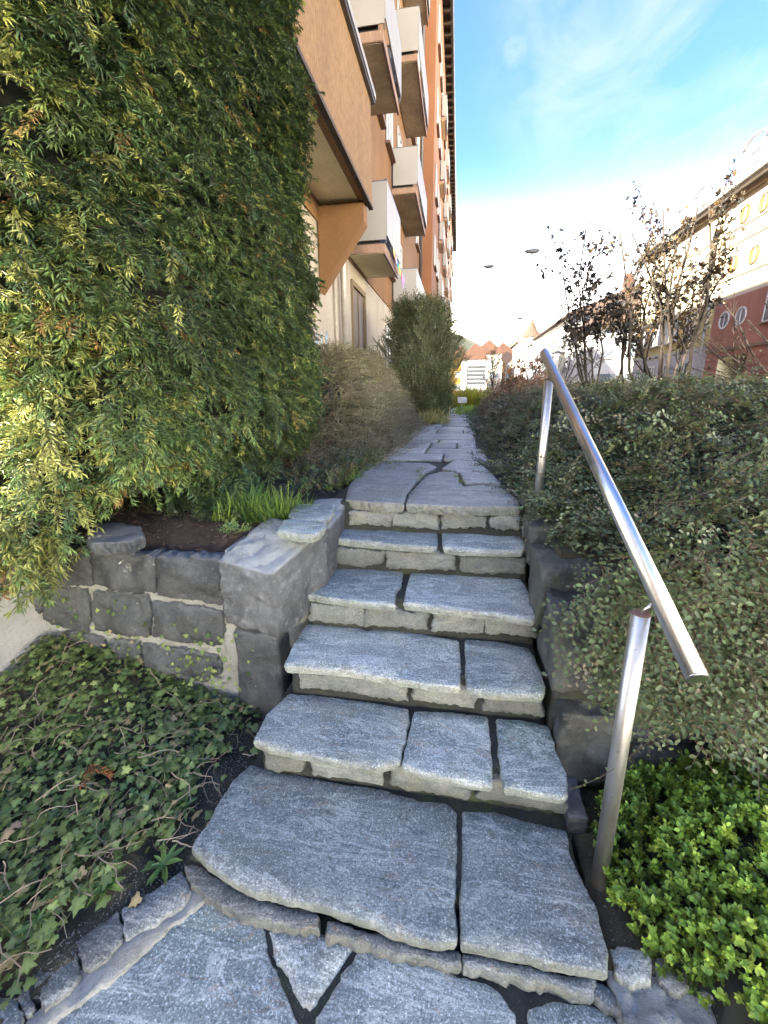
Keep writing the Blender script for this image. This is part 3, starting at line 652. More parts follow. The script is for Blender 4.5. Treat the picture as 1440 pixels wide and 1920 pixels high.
# near bay: solid orange parapet balcony with its bracket
bay = box('bay_parapet', -1.56, -1.40, 3.5, 7.30, 4.33, 5.62, M['orange'], ob)
box('bay_parapet', XW+.03, -1.565, 7.16, 7.30, 4.33, 5.62, M['orange'], ob)
box('bay_floor', XW+.03, -1.43, 3.5, 7.27, 4.36, 4.52, M['soffit'], ob)
box('drip_edge', -1.45, -1.385, 3.5, 7.315, 4.285, 4.327, M['rafter'], ob)
box('parapet_cap', -1.60, -1.345, 3.5, 7.36, 5.62, 5.66, M['gutter'], ob)
box('parapet_cap', -1.37, -1.33, 3.5, 7.37, 5.662, 5.74, M['panel'], ob)
prism('bracket', [(XW+.03, 7.0, 4.28), (-1.47, 7.0, 4.28), (-1.47, 7.0, 4.05), (-1.60, 7.0, 3.88), (XW+.002, 7.0, 3.12)], (0, .27, 0), M['orange_s'], ob, .006)
# bay rear windows above the parapet, seen edge-on
def window(y0, y1, z0, z1, x=XW+.027, parent=ob, fr=.06, depth=.05, sill=True, glassm='frost', shutter=False, side=1, mull=1):
    """window on a wall facing side*X"""
    g = box('window', x-.01*side, x+depth*side*.35, y0, y1, z0, z1, M[glassm], parent)
    d = depth*side; 
    bm = bmesh.new()
    for a, b_, c, e in ((y0-.0, y0+fr, z0, z1), (y1-fr, y1, z0, z1), (y0+fr, y1-fr, z0, z0+fr), (y0+fr, y1-fr, z1-fr, z1)): add_box(bm, min(x, x+d), max(x, x+d), a, b_, c, e)
    for i in range(mull):
        ym = y0+(y1-y0)*(i+1)/(mull+1); add_box(bm, min(x, x+d*.9), max(x, x+d*.9), ym-.03, ym+.03, z0+fr, z1-fr)
    fin(bm, 'frame', M['frame'], g)
    if sill: box('sill', min(x, x+.14*side), max(x, x+.14*side), y0-.08, y1+.08, z0-.07, z0-.004, M['sill'], g)
    if shutter:
        for a, b_ in ((y0-.5, y0-.04), (y1+.04, y1+.5)):
            box('shutter', min(x, x+.05*side), max(x, x+.05*side), a, b_, z0, z1, M[shutter], g)
    return g
for fl in (4.13, 7.23, 10.33, 13.43, 16.53):
    for y0 in (5.0, 11.6, 14.3-.9, 19.3, 21.6):
        if fl == 4.13 and y0 == 5.0: continue
        window(y0, y0+1.05, fl+.85, fl+2.3)
    for y0 in (9.2, 15.6):   # balcony doors
        window(y0, y0+.95, fl+.12, fl+2.3, sill=False)
    for y0 in (25.2, 27.4, 29.6, 33.0, 36.5, 40.0, 43.0, 48.0, 52.8, 58, 63): window(y0, y0+1.0, fl+.85, fl+2.3, x=XP+.027)
# plinth window with recess, dark brown shutter
pw_ = box('cellar_window', XW-.16, XW+.004, 9.15, 10.25, 2.2, 3.68, M['darkwood'], ob)
bm = bmesh.new()
for a, b_, c, e in ((9.05, 9.15, 2.2, 3.68), (10.25, 10.35, 2.2, 3.68), (9.05, 10.35, 3.68, 3.78)): add_box(bm, XW-.01, XW+.045, a, b_, c, e)
add_box(bm, XW-.01, XW+.02, 9.66, 9.70, 2.2, 3.66)
fin(bm, 'frame', M['stonebuff'], pw_)
box('sill', XW-.01, XW+.09, 9.0, 10.4, 2.12, 2.19, M['sill'], pw_)
window(13.2, 14.3, 2.3, 3.5, x=XW+.002, glassm='glass'); window(19, 20.1, 2.3, 3.5, x=XW+.002, glassm='glass')
tube('downpipe', [(-2.10, 8.12, .95), (-2.10, 8.12, 4.5), (-2.12, 8.15, 13.3)], .055, M['pipe'], ob, 14)
tube('conduit', [(-2.165, 7.75, .95), (-2.165, 7.75, 4.05)], .02, M['cream'], ob, 8)
def balcony(xw, xf, y0, y1, z, panelm='panel', soff='soffit', label=None, split=3, gap=.20, h=1.12, dark=True):
    """slab, soffit paint, end and front panels hung outside a steel rail"""
    s = box('balcony', xw, xf-.05, y0+.04, y1-.04, z, z+.15, M['slabedge'], ob, .008)
    if label: s['label'] = label
    box('soffit', xw+.02, xf-.09, y0+.08, y1-.08, z-.006, z-.0005, M[soff], s)
    box('drip_rail', xf-.085, xf-.045, y0+.02, y1-.02, z-.035, z-.007, M['sill'], s)
    n = split; w_ = (y1-y0)/n
    for i in range(n):
        box('front_panel', xf-.02, xf, y0+i*w_+.006, y0+(i+1)*w_-.006, z+gap+.06, z+h, M[panelm], s)
    box('end_panel', xw+.05, xf-.024, y0, y0+.02, z+gap, z+h, M[panelm], s)
    box('end_panel', xw+.05, xf-.024, y1-.02, y1, z+gap, z+h, M[panelm], s)
    bm = bmesh.new()
    for yy in (y0+.03, y1-.05): add_box(bm, xw, xf-.026, yy, yy+.02, z+h, z+h+.03)
    add_box(bm, xf-.045, xf-.005, y0, y1, z+h+.002, z+h+.034)
    for yy in [y0+.03+(y1-y0-.08)*i/n for i in range(n+1)]: add_box(bm, xf-.045, xf-.024, yy, yy+.025, z+.15, z+h)
    fin(bm, 'railing', M['gutter'], s)
    box('inner_wall', xw+.03, xf-.15, y0+.10, y0+.14, z+.152, z+.40, M['dark'], s)
    return s
b1 = balcony(XW+.027, -1.40, 8.75, 10.6, 4.13, label='first floor balcony with pale clean underside and coloured flags')
balcony(XW+.027, -1.40, 8.75, 10.75, 7.26, soff='soffit_w', label='second floor balcony with crumbling concrete underside')
balcony(XW+.027, -1.40, 8.75, 10.75, 10.36, soff='soffit_w')
for z, so_ in ((4.13, 'soffit'), (7.26, 'soffit_w'), (10.36, 'soffit_w'), (13.46, 'soffit_w'), (16.56, 'soffit')): balcony(XW+.027, -1.40, 14.4, 18.1, z, soff=so_, split=4)
for y0, y1 in ((29.4, 31.5), (35.0, 37.4), (42, 44.5), (52, 54.5), (62, 64.5)):
    for z in (4.13, 7.26, 10.36, 13.46, 16.56): balcony(XP+.027, -1.24, y0, y1, z, split=2)
# blue scribble on the plinth
m = Mat('blue_spray_paint', .6); m.color((.25, .42, .55))
bm = bmesh.new()
for pts in ([(6.6,2.05),(6.75,2.5),(6.9,2.1),(7.0,2.55)], [(7.1,2.2),(7.3,2.6),(7.25,2.0)], [(6.3,2.3),(6.5,2.15),(6.7,2.35)]):
    for (a, b_), (c, e) in zip(pts, pts[1:]):
        d = Vector((c-a, e-b_)).normalized(); n_ = Vector((-d.y, d.x))*.022
        bm.faces.new([bm.verts.new((XW+.003, q[0], q[1])) for q in ((a-n_.x, b_-n_.y), (c-n_.x, e-n_.y), (c+n_.x, e+n_.y), (a+n_.x, b_+n_.y))])
fin(bm, 'graffiti', m.m, ob)
# flags and paper butterfly on the first balcony
fl = empty('flag_string', (-1.38, 10.2, 4.3), 'string of small coloured flags hanging along the first balcony edge', 'flags')
cols = [(.6,.55,.15), (.55,.05,.04), (.7,.7,.68), (.05,.15,.5), (.05,.35,.10), (.65,.4,.05)]
for i in range(8):
    m = Mat('flag_cloth', .8); m.color(cols[i % 6]); yy = 9.3+i*.16; zz = 4.34-.02*i
    prism('flag', [(-1.375, yy, zz), (-1.37, yy+.12, zz-.01), (-1.36, yy+.11, zz-.14), (-1.365, yy+.01, zz-.13)], (.004, 0, 0), m.m, fl)
tube('cord', [(-1.373, 9.2, 4.35), (-1.373, 10.6, 4.2)], .004, M['frame'], fl, 6)
bf = empty('butterfly_ornament', (-1.36, 10.5, 3.9), 'purple butterfly ornament dangling below the corner of the first balcony', 'ornament')
m = Mat('purple_foil', .5); m.color((.32, .16, .5))
for s in (-1, 1):
    for k, (a, b_) in enumerate(((.20, .16), (.14, -.12))):
        prism('wing', [(-1.35, 10.5, 3.98), (-1.35+.04, 10.5+s*a*.4, 3.98+b_), (-1.35+.03, 10.5+s*a, 3.98+b_*.8), (-1.35+.02, 10.5+s*a*.9, 3.98+b_*.15)], (.004, 0, 0), m.m, bf)
tube('cord', [(-1.35, 10.5, 4.2), (-1.35, 10.5, 3.85)], .008, M['frame'], bf, 6)

# house added out of view behind the camera, left, to shade the steps
shade_house = empty('added_shade_house', (-9, -13, 0), 'plain pale house added outside the view on the left to shade the steps', 'building')
box('wall', -14, -4, -22, -9.28, -.04, 19, M['cream'], shade_house)
prism('roof', [(-3.6, -22.4, 19.001), (-9, -22.4, 21.6), (-14.0, -22.4, 19.001)], (0, 12.9, 0), M['tile'], shade_house)
for z in (1.2, 4.2, 7.2, 10.2, 13.2, 16.2):
    for yy in range(-21, -10, 3): window(yy, yy+1.1, z, z+1.4, x=-3.998, parent=shade_house, glassm='glass')

# ================================================================== HOUSES ACROSS THE STREET
XR = 13.5
def house_wall_window(p, y0, y1, z0, z1, **k): return window(y0, y1, z0, z1, x=XR-.002, parent=p, side=-1, **k)
rh = empty('corner_house', (XR, 24, .9), 'tall house with red lower floors, round windows and a garage portal across the street', 'building')
# red lower front built round the portal
Z0, ZB = .9, 6.05
PY0, PY1, PZ = 23.95, 26.35, 3.25
box('red_wall', XR, XR+9, 14, PY0, Z0, ZB, M['redbrick'], rh); box('red_wall', XR, XR+9, PY1, 27.55, Z0, ZB, M['redbrick'], rh)
box('red_wall', XR, XR+9, PY0+.001, PY1-.001, PZ, ZB, M['redbrick'], rh)
box('portal_recess', XR+2.2, XR+2.3, PY0, PY1, Z0, PZ, M['portalpaint'], rh)
box('portal_recess', XR+.01, XR+2.2, PY1-.03, PY1-.001, Z0, PZ, M['portalpaint'], rh)
box('mailbox_panel', XR+2.05, XR+2.19, 24.3, 25.7, 1.5, 2.3, M['dark'], rh)
for i in range(7):
    zz = 1.2+i*.37
    for a, b_ in ((PY1+.03, 27.5), (14, PY0-.03)):
        if zz+.29 < 3.5: box('facade_band', XR-.03, XR-.001, a, b_, zz, zz+.29, M['redbrick'], rh)
box('string_course', XR-.09, XR+.02, 14, 27.6, 3.52, 3.66, M['stonebuff'], rh)
box('upper_wall', XR+.004, XR+9, 14, 38, ZB+.002, 10.95, M['facade_up'], rh)
cn = box('cornice', XR-.45, XR+9, 14, 38.1, 10.952, 11.10, M['white'], rh); box('cornice_lip', XR-.62, XR+.3, 14, 38.15, 11.102, 11.2, M['white'], cn); box('cornice_band', XR-.2, XR+.003, 14, 38, 10.7, 10.95, M['stonebuff'], rh)
prism('roof', [(XR-.5, 14, 11.205), (XR+4, 14, 13.4), (XR+9.4, 14, 11.205)], (0, 24.1, 0), M['stonebuff'], rh)
def round_window(p, y, z, r=.36, x=XR, gm='glass', fm='frame'):
    bm = bmesh.new(); n = 28
    for k in range(n):
        a0, a1 = 2*math.pi*k/n, 2*math.pi*(k+1)/n
        q = [(x-.05, y+math.cos(a)*rr, z+math.sin(a)*rr) for a, rr in ((a0, r), (a1, r), (a1, r*1.2), (a0, r*1.2))]
        q2 = [(x+.02, c[1], c[2]) for c in q]
        v = [bm.verts.new(c) for c in q]; v2 = [bm.verts.new(c) for c in q2]
        bm.faces.new(v); bm.faces.new((v[2], v[3], v2[3], v2[2])); bm.faces.new((v[0], v[1], v2[1], v2[0]))
    f = fin(bm, 'window', M[fm], p)
    bm = bmesh.new(); v = [bm.verts.new((x-.012, y+math.cos(2*math.pi*k/n)*r, z+math.sin(2*math.pi*k/n)*r)) for k in range(n)]; bm.faces.new(v); fin(bm, 'pane', M[gm], f)
    box('mullion', x-.04, x-.015, y-.02, y+.02, z-r*.96, z+r*.96, M['frame'], f)
for yy in (26.45, 25.1): round_window(rh, yy, 5.05)
m = plain('orange_window_glow_paint', (.45, .20, .05), .5); M['orangewin'] = m
for zz, yys in ((7.7, (26.6, 25.0)), (9.85, (26.4, 25.0, 23.4))):
    for yy in yys: round_window(rh, yy, zz, .33, gm='orangewin', fm='orange_r')
for zz in (7.0, 8.6, 9.3): box('string_course', XR-.03, XR+.003, 14, 38, zz, zz+.05, M['stonebuff'], rh)
house_wall_window(rh, 22.3, 23.4, 4.5, 5.9, glassm='glass')
for yy, hh in ((31.5, 1.5), (27.0, 1.9)):   # dormers on the roof
    d = box('dormer', XR+.6, XR+2.4, yy, yy+1.5, 11.4, 11.4+hh, M['panel'], rh)
    box('dormer_window', XR+.56, XR+.598, yy+.3, yy+1.2, 11.7, 11.2+hh, M['glass'], d)
    bm = bmesh.new(); add_tube(bm, [(XR+.5, yy+.75-.85*math.cos(t), 11.4+hh+.35*math.sin(t)) for t in [math.pi*i/8 for i in range(9)]], .06, 6); fin(bm, 'dormer_arch', M['greypaint'], d)
bm = bmesh.new()
for i in range(5): add_tube(bm, [(XR-.3, 16+i*2.6, 11.2), (XR-.3, 16+i*2.6, 12.2)], .02, 6)
for zz in (11.7, 12.2): add_tube(bm, [(XR-.3, 16, zz), (XR-.3, 26.4, zz)], .02, 6)
fin(bm, 'roof_railing', M['greypaint'], rh)
# yellow and white part
yh = empty('terrace_house', (XR, 33, .9), 'pale yellow house with a white ground floor and grey shutters across the street', 'building')
box('ground_floor_wall', XR+.01, XR+9, 27.56, 38, .9, 3.80, M['white'], yh)
box('upper_floor_wall', XR+.006, XR+9, 27.56, 38, 3.801, ZB, M['yellow'], yh)
box('string_course', XR-.05, XR+.02, 27.56, 38.02, 3.74, 3.90, M['greypaint'], yh)
tube('downpipe', [(XR-.06, 28.1, 1), (XR-.06, 28.1, ZB+.2)], .05, M['greypaint'], yh, 8)
for yy in (29.4, 31.7, 34.0, 36.3):
    house_wall_window(yh, yy, yy+1.0, 4.5, 5.95, glassm='glass', shutter='greypaint' if yy > 31 else None, fr=.07)
    house_wall_window(yh, yy-.1, yy+.9, 1.9, 3.2, glassm='glass', fr=.07)
# further white houses
def hip_house(name, label, x0, x1, y0, y1, z1, ridge, wallm, roofm, ov=.7):
    h = empty(name, ((x0+x1)/2, (y0+y1)/2, .9), label, 'building')
    wl = box('wall', x0, x1, y0, y1, .88, z1, M[wallm], h)
    bm = bmesh.new(); c = [(x0-ov, y0-ov, z1), (x1+ov, y0-ov, z1), (x1+ov, y1+ov, z1), (x0-ov, y1+ov, z1)]
    v = [bm.verts.new(p) for p in c]; b2 = [bm.verts.new((p[0], p[1], z1+.22)) for p in c]
    mx = (x0+x1)/2; hw = (x1-x0)/2+ov; r = [bm.verts.new((mx, y0-ov+hw*.8, ridge)), bm.verts.new((mx, y1+ov-hw*.8, ridge))]
    bm.faces.new(v[::-1])
    for i in range(4): bm.faces.new((v[i], v[(i+1)%4], b2[(i+1)%4], b2[i]))
    bm.faces.new((b2[0], b2[1], r[0])); bm.faces.new((b2[1], b2[2], r[1], r[0])); bm.faces.new((b2[2], b2[3], r[1])); bm.faces.new((b2[3], b2[0], r[0], r[1]))
    rf = fin(bm, 'roof', M[roofm], h); return h, rf
h1, rf = hip_house('white_house', 'white two storey house with a brown hipped roof behind the leafy shrubs', 13.9, 24, 50.5, 59, 8.1, 12.5, 'white', 'tile2')
box('chimney', 17, 17.8, 53, 54, 9, 13.4, M['tile'], rf)
for z in (1.8, 4.9):
    for xx in (14.8, 17.2, 19.6):
        g = box('window', xx, xx+1, 50.46, 50.498, z, z+1.5, M['glass'], h1); box('sill', xx-.1, xx+1.1, 50.38, 50.499, z-.1, z-.004, M['greypaint'], g)
        for s in (-.5, 1.04): box('shutter', xx+s, xx+s+.46, 50.43, 50.499, z, z+1.5, M['greypaint'], g)
    for yy in (51.5, 54, 56.5): window(yy, yy+1, z, z+1.5, x=13.898, parent=h1, side=-1, glassm='glass')
h2, rf = hip_house('white_house', 'long white apartment block with grey balconies further down the street', 13.9, 26, 61, 89, 10.8, 14, 'white', 'tile2')
for z in (3.8, 6.6):
    for yy in (63, 70, 77):
        s = box('balcony', 12.6, 13.9, yy, yy+3.2, z, z+.2, M['greypaint'], h2); box('balcony_front', 12.6, 12.66, yy, yy+3.2, z+.202, z+1.1, M['greypaint'], s)
        box('balcony_opening', 13.86, 13.898, yy+.4, yy+2.8, z+.21, z+2.3, M['dark'], s)
for z in (1.6, 4.5, 7.4):
    for yy in (61.6, 67.5, 74.5, 81, 85): window(yy, yy+1.1, z, z+1.5, x=13.898, parent=h2, side=-1, glassm='glass', fr=.09)
# tower house at the end of the street
th = empty('tower_house', (22, 135, .9), 'yellow corner house with a pointed tiled turret at the end of the street', 'building')
box('wall', 20.5, 36, 124, 150, .88, 14.0, M['golden'], th); box('white_wall', 15, 20.498, 122, 150, .88, 14.0, M['white'], th)
box('cornice', 14.5, 36.5, 121.5, 150.5, 14.002, 15.0, M['stonebuff'], th)
prism('roof', [(15, 123, 15.002), (25, 130, 18), (36, 123, 15.002)], (0, 26, 0), M['tile2'], th)
bm = bmesh.new(); c0 = Vector((18.2, 123.5, 0))
n = 12; base = [bm.verts.new((c0.x+2.7*math.cos(2*math.pi*k/n), c0.y+2.7*math.sin(2*math.pi*k/n), 15.1)) for k in range(n)]
mid = [bm.verts.new((c0.x+1.5*math.cos(2*math.pi*k/n), c0.y+1.5*math.sin(2*math.pi*k/n), 16.8)) for k in range(n)]; tip = bm.verts.new((c0.x, c0.y, 20.0))
for k in range(n):
    bm.faces.new((base[k], base[(k+1)%n], mid[(k+1)%n], mid[k])); bm.faces.new((mid[k], mid[(k+1)%n], tip))
bm.faces.new(base[::-1]); fin(bm, 'turret_roof', M['tile2'], th)
bm = bmesh.new(); add_tube(bm, [(c0.x, c0.y, .9), (c0.x, c0.y, 15.11)], 2.3, 16); fin(bm, 'turret_wall', M['white'], th)
for z in (3, 7, 11):
    for xx in (22.5, 26.5, 30.5):
        g = box('window', xx, xx+1.6, 123.9, 123.998, z, z+2.2, M['glass'], th); box('sill', xx-.2, xx+1.8, 123.8, 123.999, z-.3, z-.004, M['white'], g)
    box('window', 17.6, 18.8, 121.15, 121.25, z, z+2, M['glass'], th)
def small_house(name, label, x, y, w_, d_, z0, h_, rh_, wm, rm, wins=True):
    h = empty(name, (x, y, z0), label, 'building')
    box('wall', x-w_/2, x+w_/2, y-d_/2, y+d_/2, z0-3, z0+h_, M[wm], h)
    prism('roof', [(x-w_/2-.4, y-d_/2-.4, z0+h_+.003), (x, y-d_/2-.4, z0+h_+rh_), (x+w_/2+.4, y-d_/2-.4, z0+h_+.003)], (0, d_+.8, 0), M[rm], h)
    if wins:
        for r_ in range(max(1, int(h_//3.2))):
            for c in range(max(1, int(w_//3.5))):
                xx = x-w_/2+1.2+c*3.4; box('window', xx, xx+1.3, y-d_/2-.04, y-d_/2-.002, z0+1+r_*3.1, z0+2.6+r_*3.1, M['glass'], h)
    return h
small_house('orange_house', 'orange house left of the yellow turret house', 12.2, 140, 7, 12, .9, 11, 3.5, 'orange_s', 'tile')
small_house('white_house', 'white gabled house below the wooded hill', 3.4, 112, 6, 10, .9, 8, 3.6, 'white', 'tile')
small_house('yellow_house', 'yellow gabled house behind the tall evergreen shrub', .3, 118, 5, 10, .9, 8.5, 3.2, 'golden', 'tile')
small_house('cream_house', 'cream house with a wide orange roof below the hill', 7.5, 128, 8, 10, .9, 10.5, 3.6, 'cream', 'tile')
# hill and its houses
bm = bmesh.new(); nx_, ny_ = 60, 16; g = {}
def hill_z(x, y):
    s = smooth01((y-190)/260)
    return .5+s*(62*math.exp(-((x+45)/95)**2)+10*nz((x, y, 0), .012)) 
for i in range(nx_+1):
    for j in range(ny_+1):
        x = -260+i*9; y = 185+j*26; g[i, j] = bm.verts.new((x, y, hill_z(x, y)-.3))
for i in range(nx_):
    for j in range(ny_): bm.faces.new((g[i,j], g[i+1,j], g[i+1,j+1], g[i,j+1])).smooth = True
hm = Mat('wooded_hillside', .9); hn = hm.noise(.09, 9, .75); hm.color(hm.ramp(hn, [(.35, (.012, .018, .008)), (.5, (.035, .040, .018)), (.62, (.06, .045, .025)), (.72, (.02, .028, .012))])); hm.bump(hn, 3)
tag(fin(bm, 'hill', hm.m), kind='structure')
rh2 = random.Random(11)
for i, (x, y, wm, lb) in enumerate([(-9, 215, 'white', 'small white house low on the left of the hill'), (2, 230, 'cream', 'cream house low in the middle of the hill'), (14, 245, 'white', 'white house low on the right of the hill'), (-4, 262, 'golden', 'ochre house halfway up the hill'), (9, 285, 'stonebuff', 'buff house high on the hill'), (24, 275, 'cream', 'cream house on the right shoulder of the hill')]):
    small_house('hillside_house', lb, x, y, 9, 9, hill_z(x, y), 6, 3, wm, 'tile')['group'] = 'houses on the hillside'

# ================================================================== STREET THINGS
ks = empty('slatted_screen', (.95, 26, .9), 'grey slatted screen panel standing left of the white bollard', 'screen')
for xx in (.42, 1.42): box('post', xx, xx+.07, 26, 26.07, .88, 3.1, M['greypaint'], ks)
for i in range(5): box('slat', .49, 1.42, 26.01, 26.05, 2.0+i*.22, 2.0+i*.22+.16, M['greypaint'], ks)
bo = empty('bollard', (1.42, 17.2, .93), 'pale concrete bollard with a rounded cap at the end of the path', 'bollard')
bm = bmesh.new(); add_tube(bm, [(1.42,17.2,.9),(1.42,17.2,2.0),(1.42,17.2,2.02),(1.42,17.2,2.12)], [.14,.14,.17,.10], 14); fin(bm, 'shaft', M['concrete'], bo); 
bm = bmesh.new(); add_tube(bm, [(1.42,17.2,2.12),(1.42,17.2,2.2),(1.42,17.2,2.25)], [.10,.09,.04], 14); fin(bm, 'cap', M['greypaint'], bo)
sg = empty('round_sign', (3.0, 30, .9), 'round dark red traffic sign on a thin post by the street', 'sign')
tube('post', [(3.0, 30, .88), (3.0, 30, 4.1)], .035, M['greypaint'], sg, 10)
m = Mat('faded_red_enamel', .4); m.color((.07, .012, .012)); bm = bmesh.new(); add_tube(bm, [(3.0, 29.95, 3.7), (3.0, 29.92, 3.7)], .36, 24); fin(bm, 'disc', m.m, sg)
sg = empty('round_sign', (6.0, 36, .9), 'small red and white round sign right of the bare bush', 'sign')
tube('post', [(6.0, 36, .88), (6.0, 36, 3.0)], .035, M['greypaint'], sg, 10)
m2_ = Mat('red_enamel', .4); m2_.color((.16, .012, .012)); bm = bmesh.new(); add_tube(bm, [(6.0, 35.95, 2.5), (6.0, 35.92, 2.5)], .32, 24); fin(bm, 'disc', m2_.m, sg)
box('bar', 5.8, 6.2, 35.9, 35.918, 2.44, 2.56, M['frame'], sg)
pl = empty('plant_label', (.06, 12.6, .93), 'small white notice on a short stake beside the path bend', 'sign')
box('plate', -.02, .24, 12.6, 12.62, 1.30, 1.46, M['frame'], pl); box('stake', .10, .12, 12.625, 12.645, .9, 1.40, M['greypaint'], pl)
lowwall = box('low_wall', 1.9, 4.6, 22, 22.3, .9, 1.55, M['concrete']); tag(lowwall, 'low pale concrete wall beyond the white bollard', 'wall')
for i, (x, y, z, lb) in enumerate([(4.1, 30, 9.8, 'grey street lamp hanging highest above the street'), (2.1, 40, 11.6, 'grey street lamp hanging over the end of the orange house'), (7.6, 62, 10.8, 'small street lamp hanging above the turret'), (5.2, 75, 9.7, 'smallest street lamp hanging low over the hill')]):
    t = empty('hanging_lamp', (x, y, z), lb, 'street lamp', 'lamps hung over the street')
    bm = bmesh.new(); add_tube(bm, [(x-.45, y, z), (x-.3, y, z-.03), (x, y, z-.05), (x+.3, y, z-.03), (x+.45, y, z)], [.03, .11, .14, .11, .03], 10); fin(bm, 'lamp_body', M['gutter'], t)
    tube('span_wire', [(-.9, y, z+.75), (x, y, z+.1), (13.4, y, z+.8)], .006, M['greypaint'], t, 4)
# parked motorcycle
mc = empty('motorcycle', (5.6, 26.5, .9), 'small dark motorcycle parked beyond the shrubs', 'motorcycle')
for yy in (0, 1.3):
    bm = bmesh.new(); add_tube(bm, [(5.6+.0, 26.5+yy+.29*math.cos(t), 1.2+.29*math.sin(t)) for t in [2*math.pi*i/20 for i in range(21)]], .055, 8, False)
    wv = fin(bm, 'wheel', M['dark'], mc)
    for a in range(6): tube('spoke', [(5.6, 26.5+yy, 1.2), (5.6, 26.5+yy+.27*math.cos(a*math.pi/3), 1.2+.27*math.sin(a*math.pi/3))], .008, M['steel'], wv, 4)
block('fuel_tank', [(5.48,26.95,1.5),(5.72,26.95,1.5),(5.72,27.4,1.5),(5.48,27.4,1.5),(5.5,26.97,1.78),(5.7,26.97,1.78),(5.7,27.4,1.72),(5.5,27.4,1.72)], M['darkwood'], mc, 4, .7, 0)
block('saddle', [(5.5,27.35,1.55),(5.7,27.35,1.55),(5.7,28.0,1.6),(5.5,28.0,1.6),(5.5,27.38,1.66),(5.7,27.38,1.66),(5.7,28.0,1.74),(5.5,28.0,1.74)], M['dark'], mc, 4, .6, 0)
block('engine', [(5.46,26.95,1.12),(5.74,26.95,1.12),(5.74,27.4,1.12),(5.46,27.4,1.12),(5.48,26.98,1.46),(5.72,26.98,1.46),(5.72,27.38,1.46),(5.48,27.38,1.46)], M['gutter'], mc, 4, .5, .01)
tube('fork', [(5.6, 26.5, 1.2), (5.6, 26.82, 1.95)], .03, M['steel'], mc, 8); tube('handlebar', [(5.28, 26.95, 2.0), (5.6, 26.84, 1.96), (5.92, 26.95, 2.0)], .02, M['dark'], mc, 8)

# ================================================================== PLANTS
# template = dict(V (n,3), F (k,3), K (n,) brightness, S (n,) stem mask); local +Y is the shoot direction, +Z its upper side
def unit(a): return a/np.maximum(np.linalg.norm(a, axis=-1, keepdims=True), 1e-9)
class T:
    def __init__(s): s.V = []; s.F = []; s.K = []; s.S = []
    def add(s, V, F, k=1., st=0.):
        o = len(s.V); s.V += [tuple(v) for v in V]; s.F += [tuple(i+o for i in f) for f in F]; s.K += [k]*len(V) if not hasattr(k, '__len__') else list(k); s.S += [st]*len(V)
    def done(s): return dict(V=np.array(s.V), F=np.array(s.F), K=np.array(s.K), S=np.array(s.S))
def blade(t, p, d, up, ln, wd, curve=.25, k=1., simple=False, shape=(.55, 1, .0), fold=0):
    """leaf or needle: p base, d direction, up normal"""
    p, d, up = np.array(p, float), unit(np.array(d, float)), np.array(up, float); sd = unit(np.cross(d, up)); up = np.cross(sd, d)
    b = p; m = p+d*ln*.58-up*ln*curve*.26; e = p+d*ln-up*ln*curve
    if simple:
        t.add([b, m+sd*wd/2+up*fold*wd, e, m-sd*wd/2+up*fold*wd], [(0, 1, 2), (0, 2, 3)], k)
    else:
        w0 = wd*shape[0]/2; w1 = wd*shape[1]/2
        t.add([b-sd*w0, b+sd*w0, m+sd*w1, m-sd*w1, e], [(0, 1, 2), (0, 2, 3), (3, 2, 4)], [k*.85, k*.85, k, k, k*1.08])
def oval(t, p, d, up, ln, wd, k=1., curve=.15, fold=.18):
    p, d = np.array(p, float), unit(np.array(d, float)); up = np.array(up, float); sd = unit(np.cross(d, up)); up = np.cross(sd, d)
    a = p+d*ln*.34; c = p+d*ln*.72-up*ln*curve*.5; e = p+d*ln-up*ln*curve; w = wd/2
    t.add([p, a+sd*w*.92+up*fold*w, c+sd*w*.85+up*fold*w, e, c-sd*w*.85+up*fold*w, a-sd*w*.92+up*fold*w], [(0, 1, 2), (0, 2, 3), (0, 3, 4), (0, 4, 5)], k)
def stemt(t, pts, r, k=1.):
    pts = [np.array(p, float) for p in pts]; d = unit(pts[-1]-pts[0]); s1 = unit(np.cross(d, [.3, .1, 1])); s2 = np.cross(d, s1); sd = unit(s1+s2*.6)*r*1.15
    n = len(pts); V = []
    for i, p in enumerate(pts): V += [p-sd*(1-.4*i/n), p+sd*(1-.4*i/n)]
    t.add(V, [f for i in range(n-1) for f in ((2*i, 2*i+1, 2*i+3), (2*i, 2*i+3, 2*i+2))], k, 1.)
def mesh_np(name, V, F, C):
    me = bpy.data.meshes.new(name); me.vertices.add(len(V)); me.vertices.foreach_set('co', V.astype(np.float32).ravel())
    me.loops.add(F.size); me.loops.foreach_set('vertex_index', F.astype(np.int32).ravel())
    me.polygons.add(len(F)); me.polygons.foreach_set('loop_start', np.arange(0, F.size, 3, dtype=np.int32))
    a = me.color_attributes.new('Col', 'FLOAT_COLOR', 'POINT'); c4 = np.ones((len(V), 4), np.float32); c4[:, :3] = np.clip(C, 0, 1); a.data.foreach_set('color', c4.ravel())
    me.update(calc_edges=True); return me
def basis(f, n):
    f = unit(f); s = unit(np.cross(f, n)); n = np.cross(s, f); return np.stack([s, f, n], axis=2)   # columns
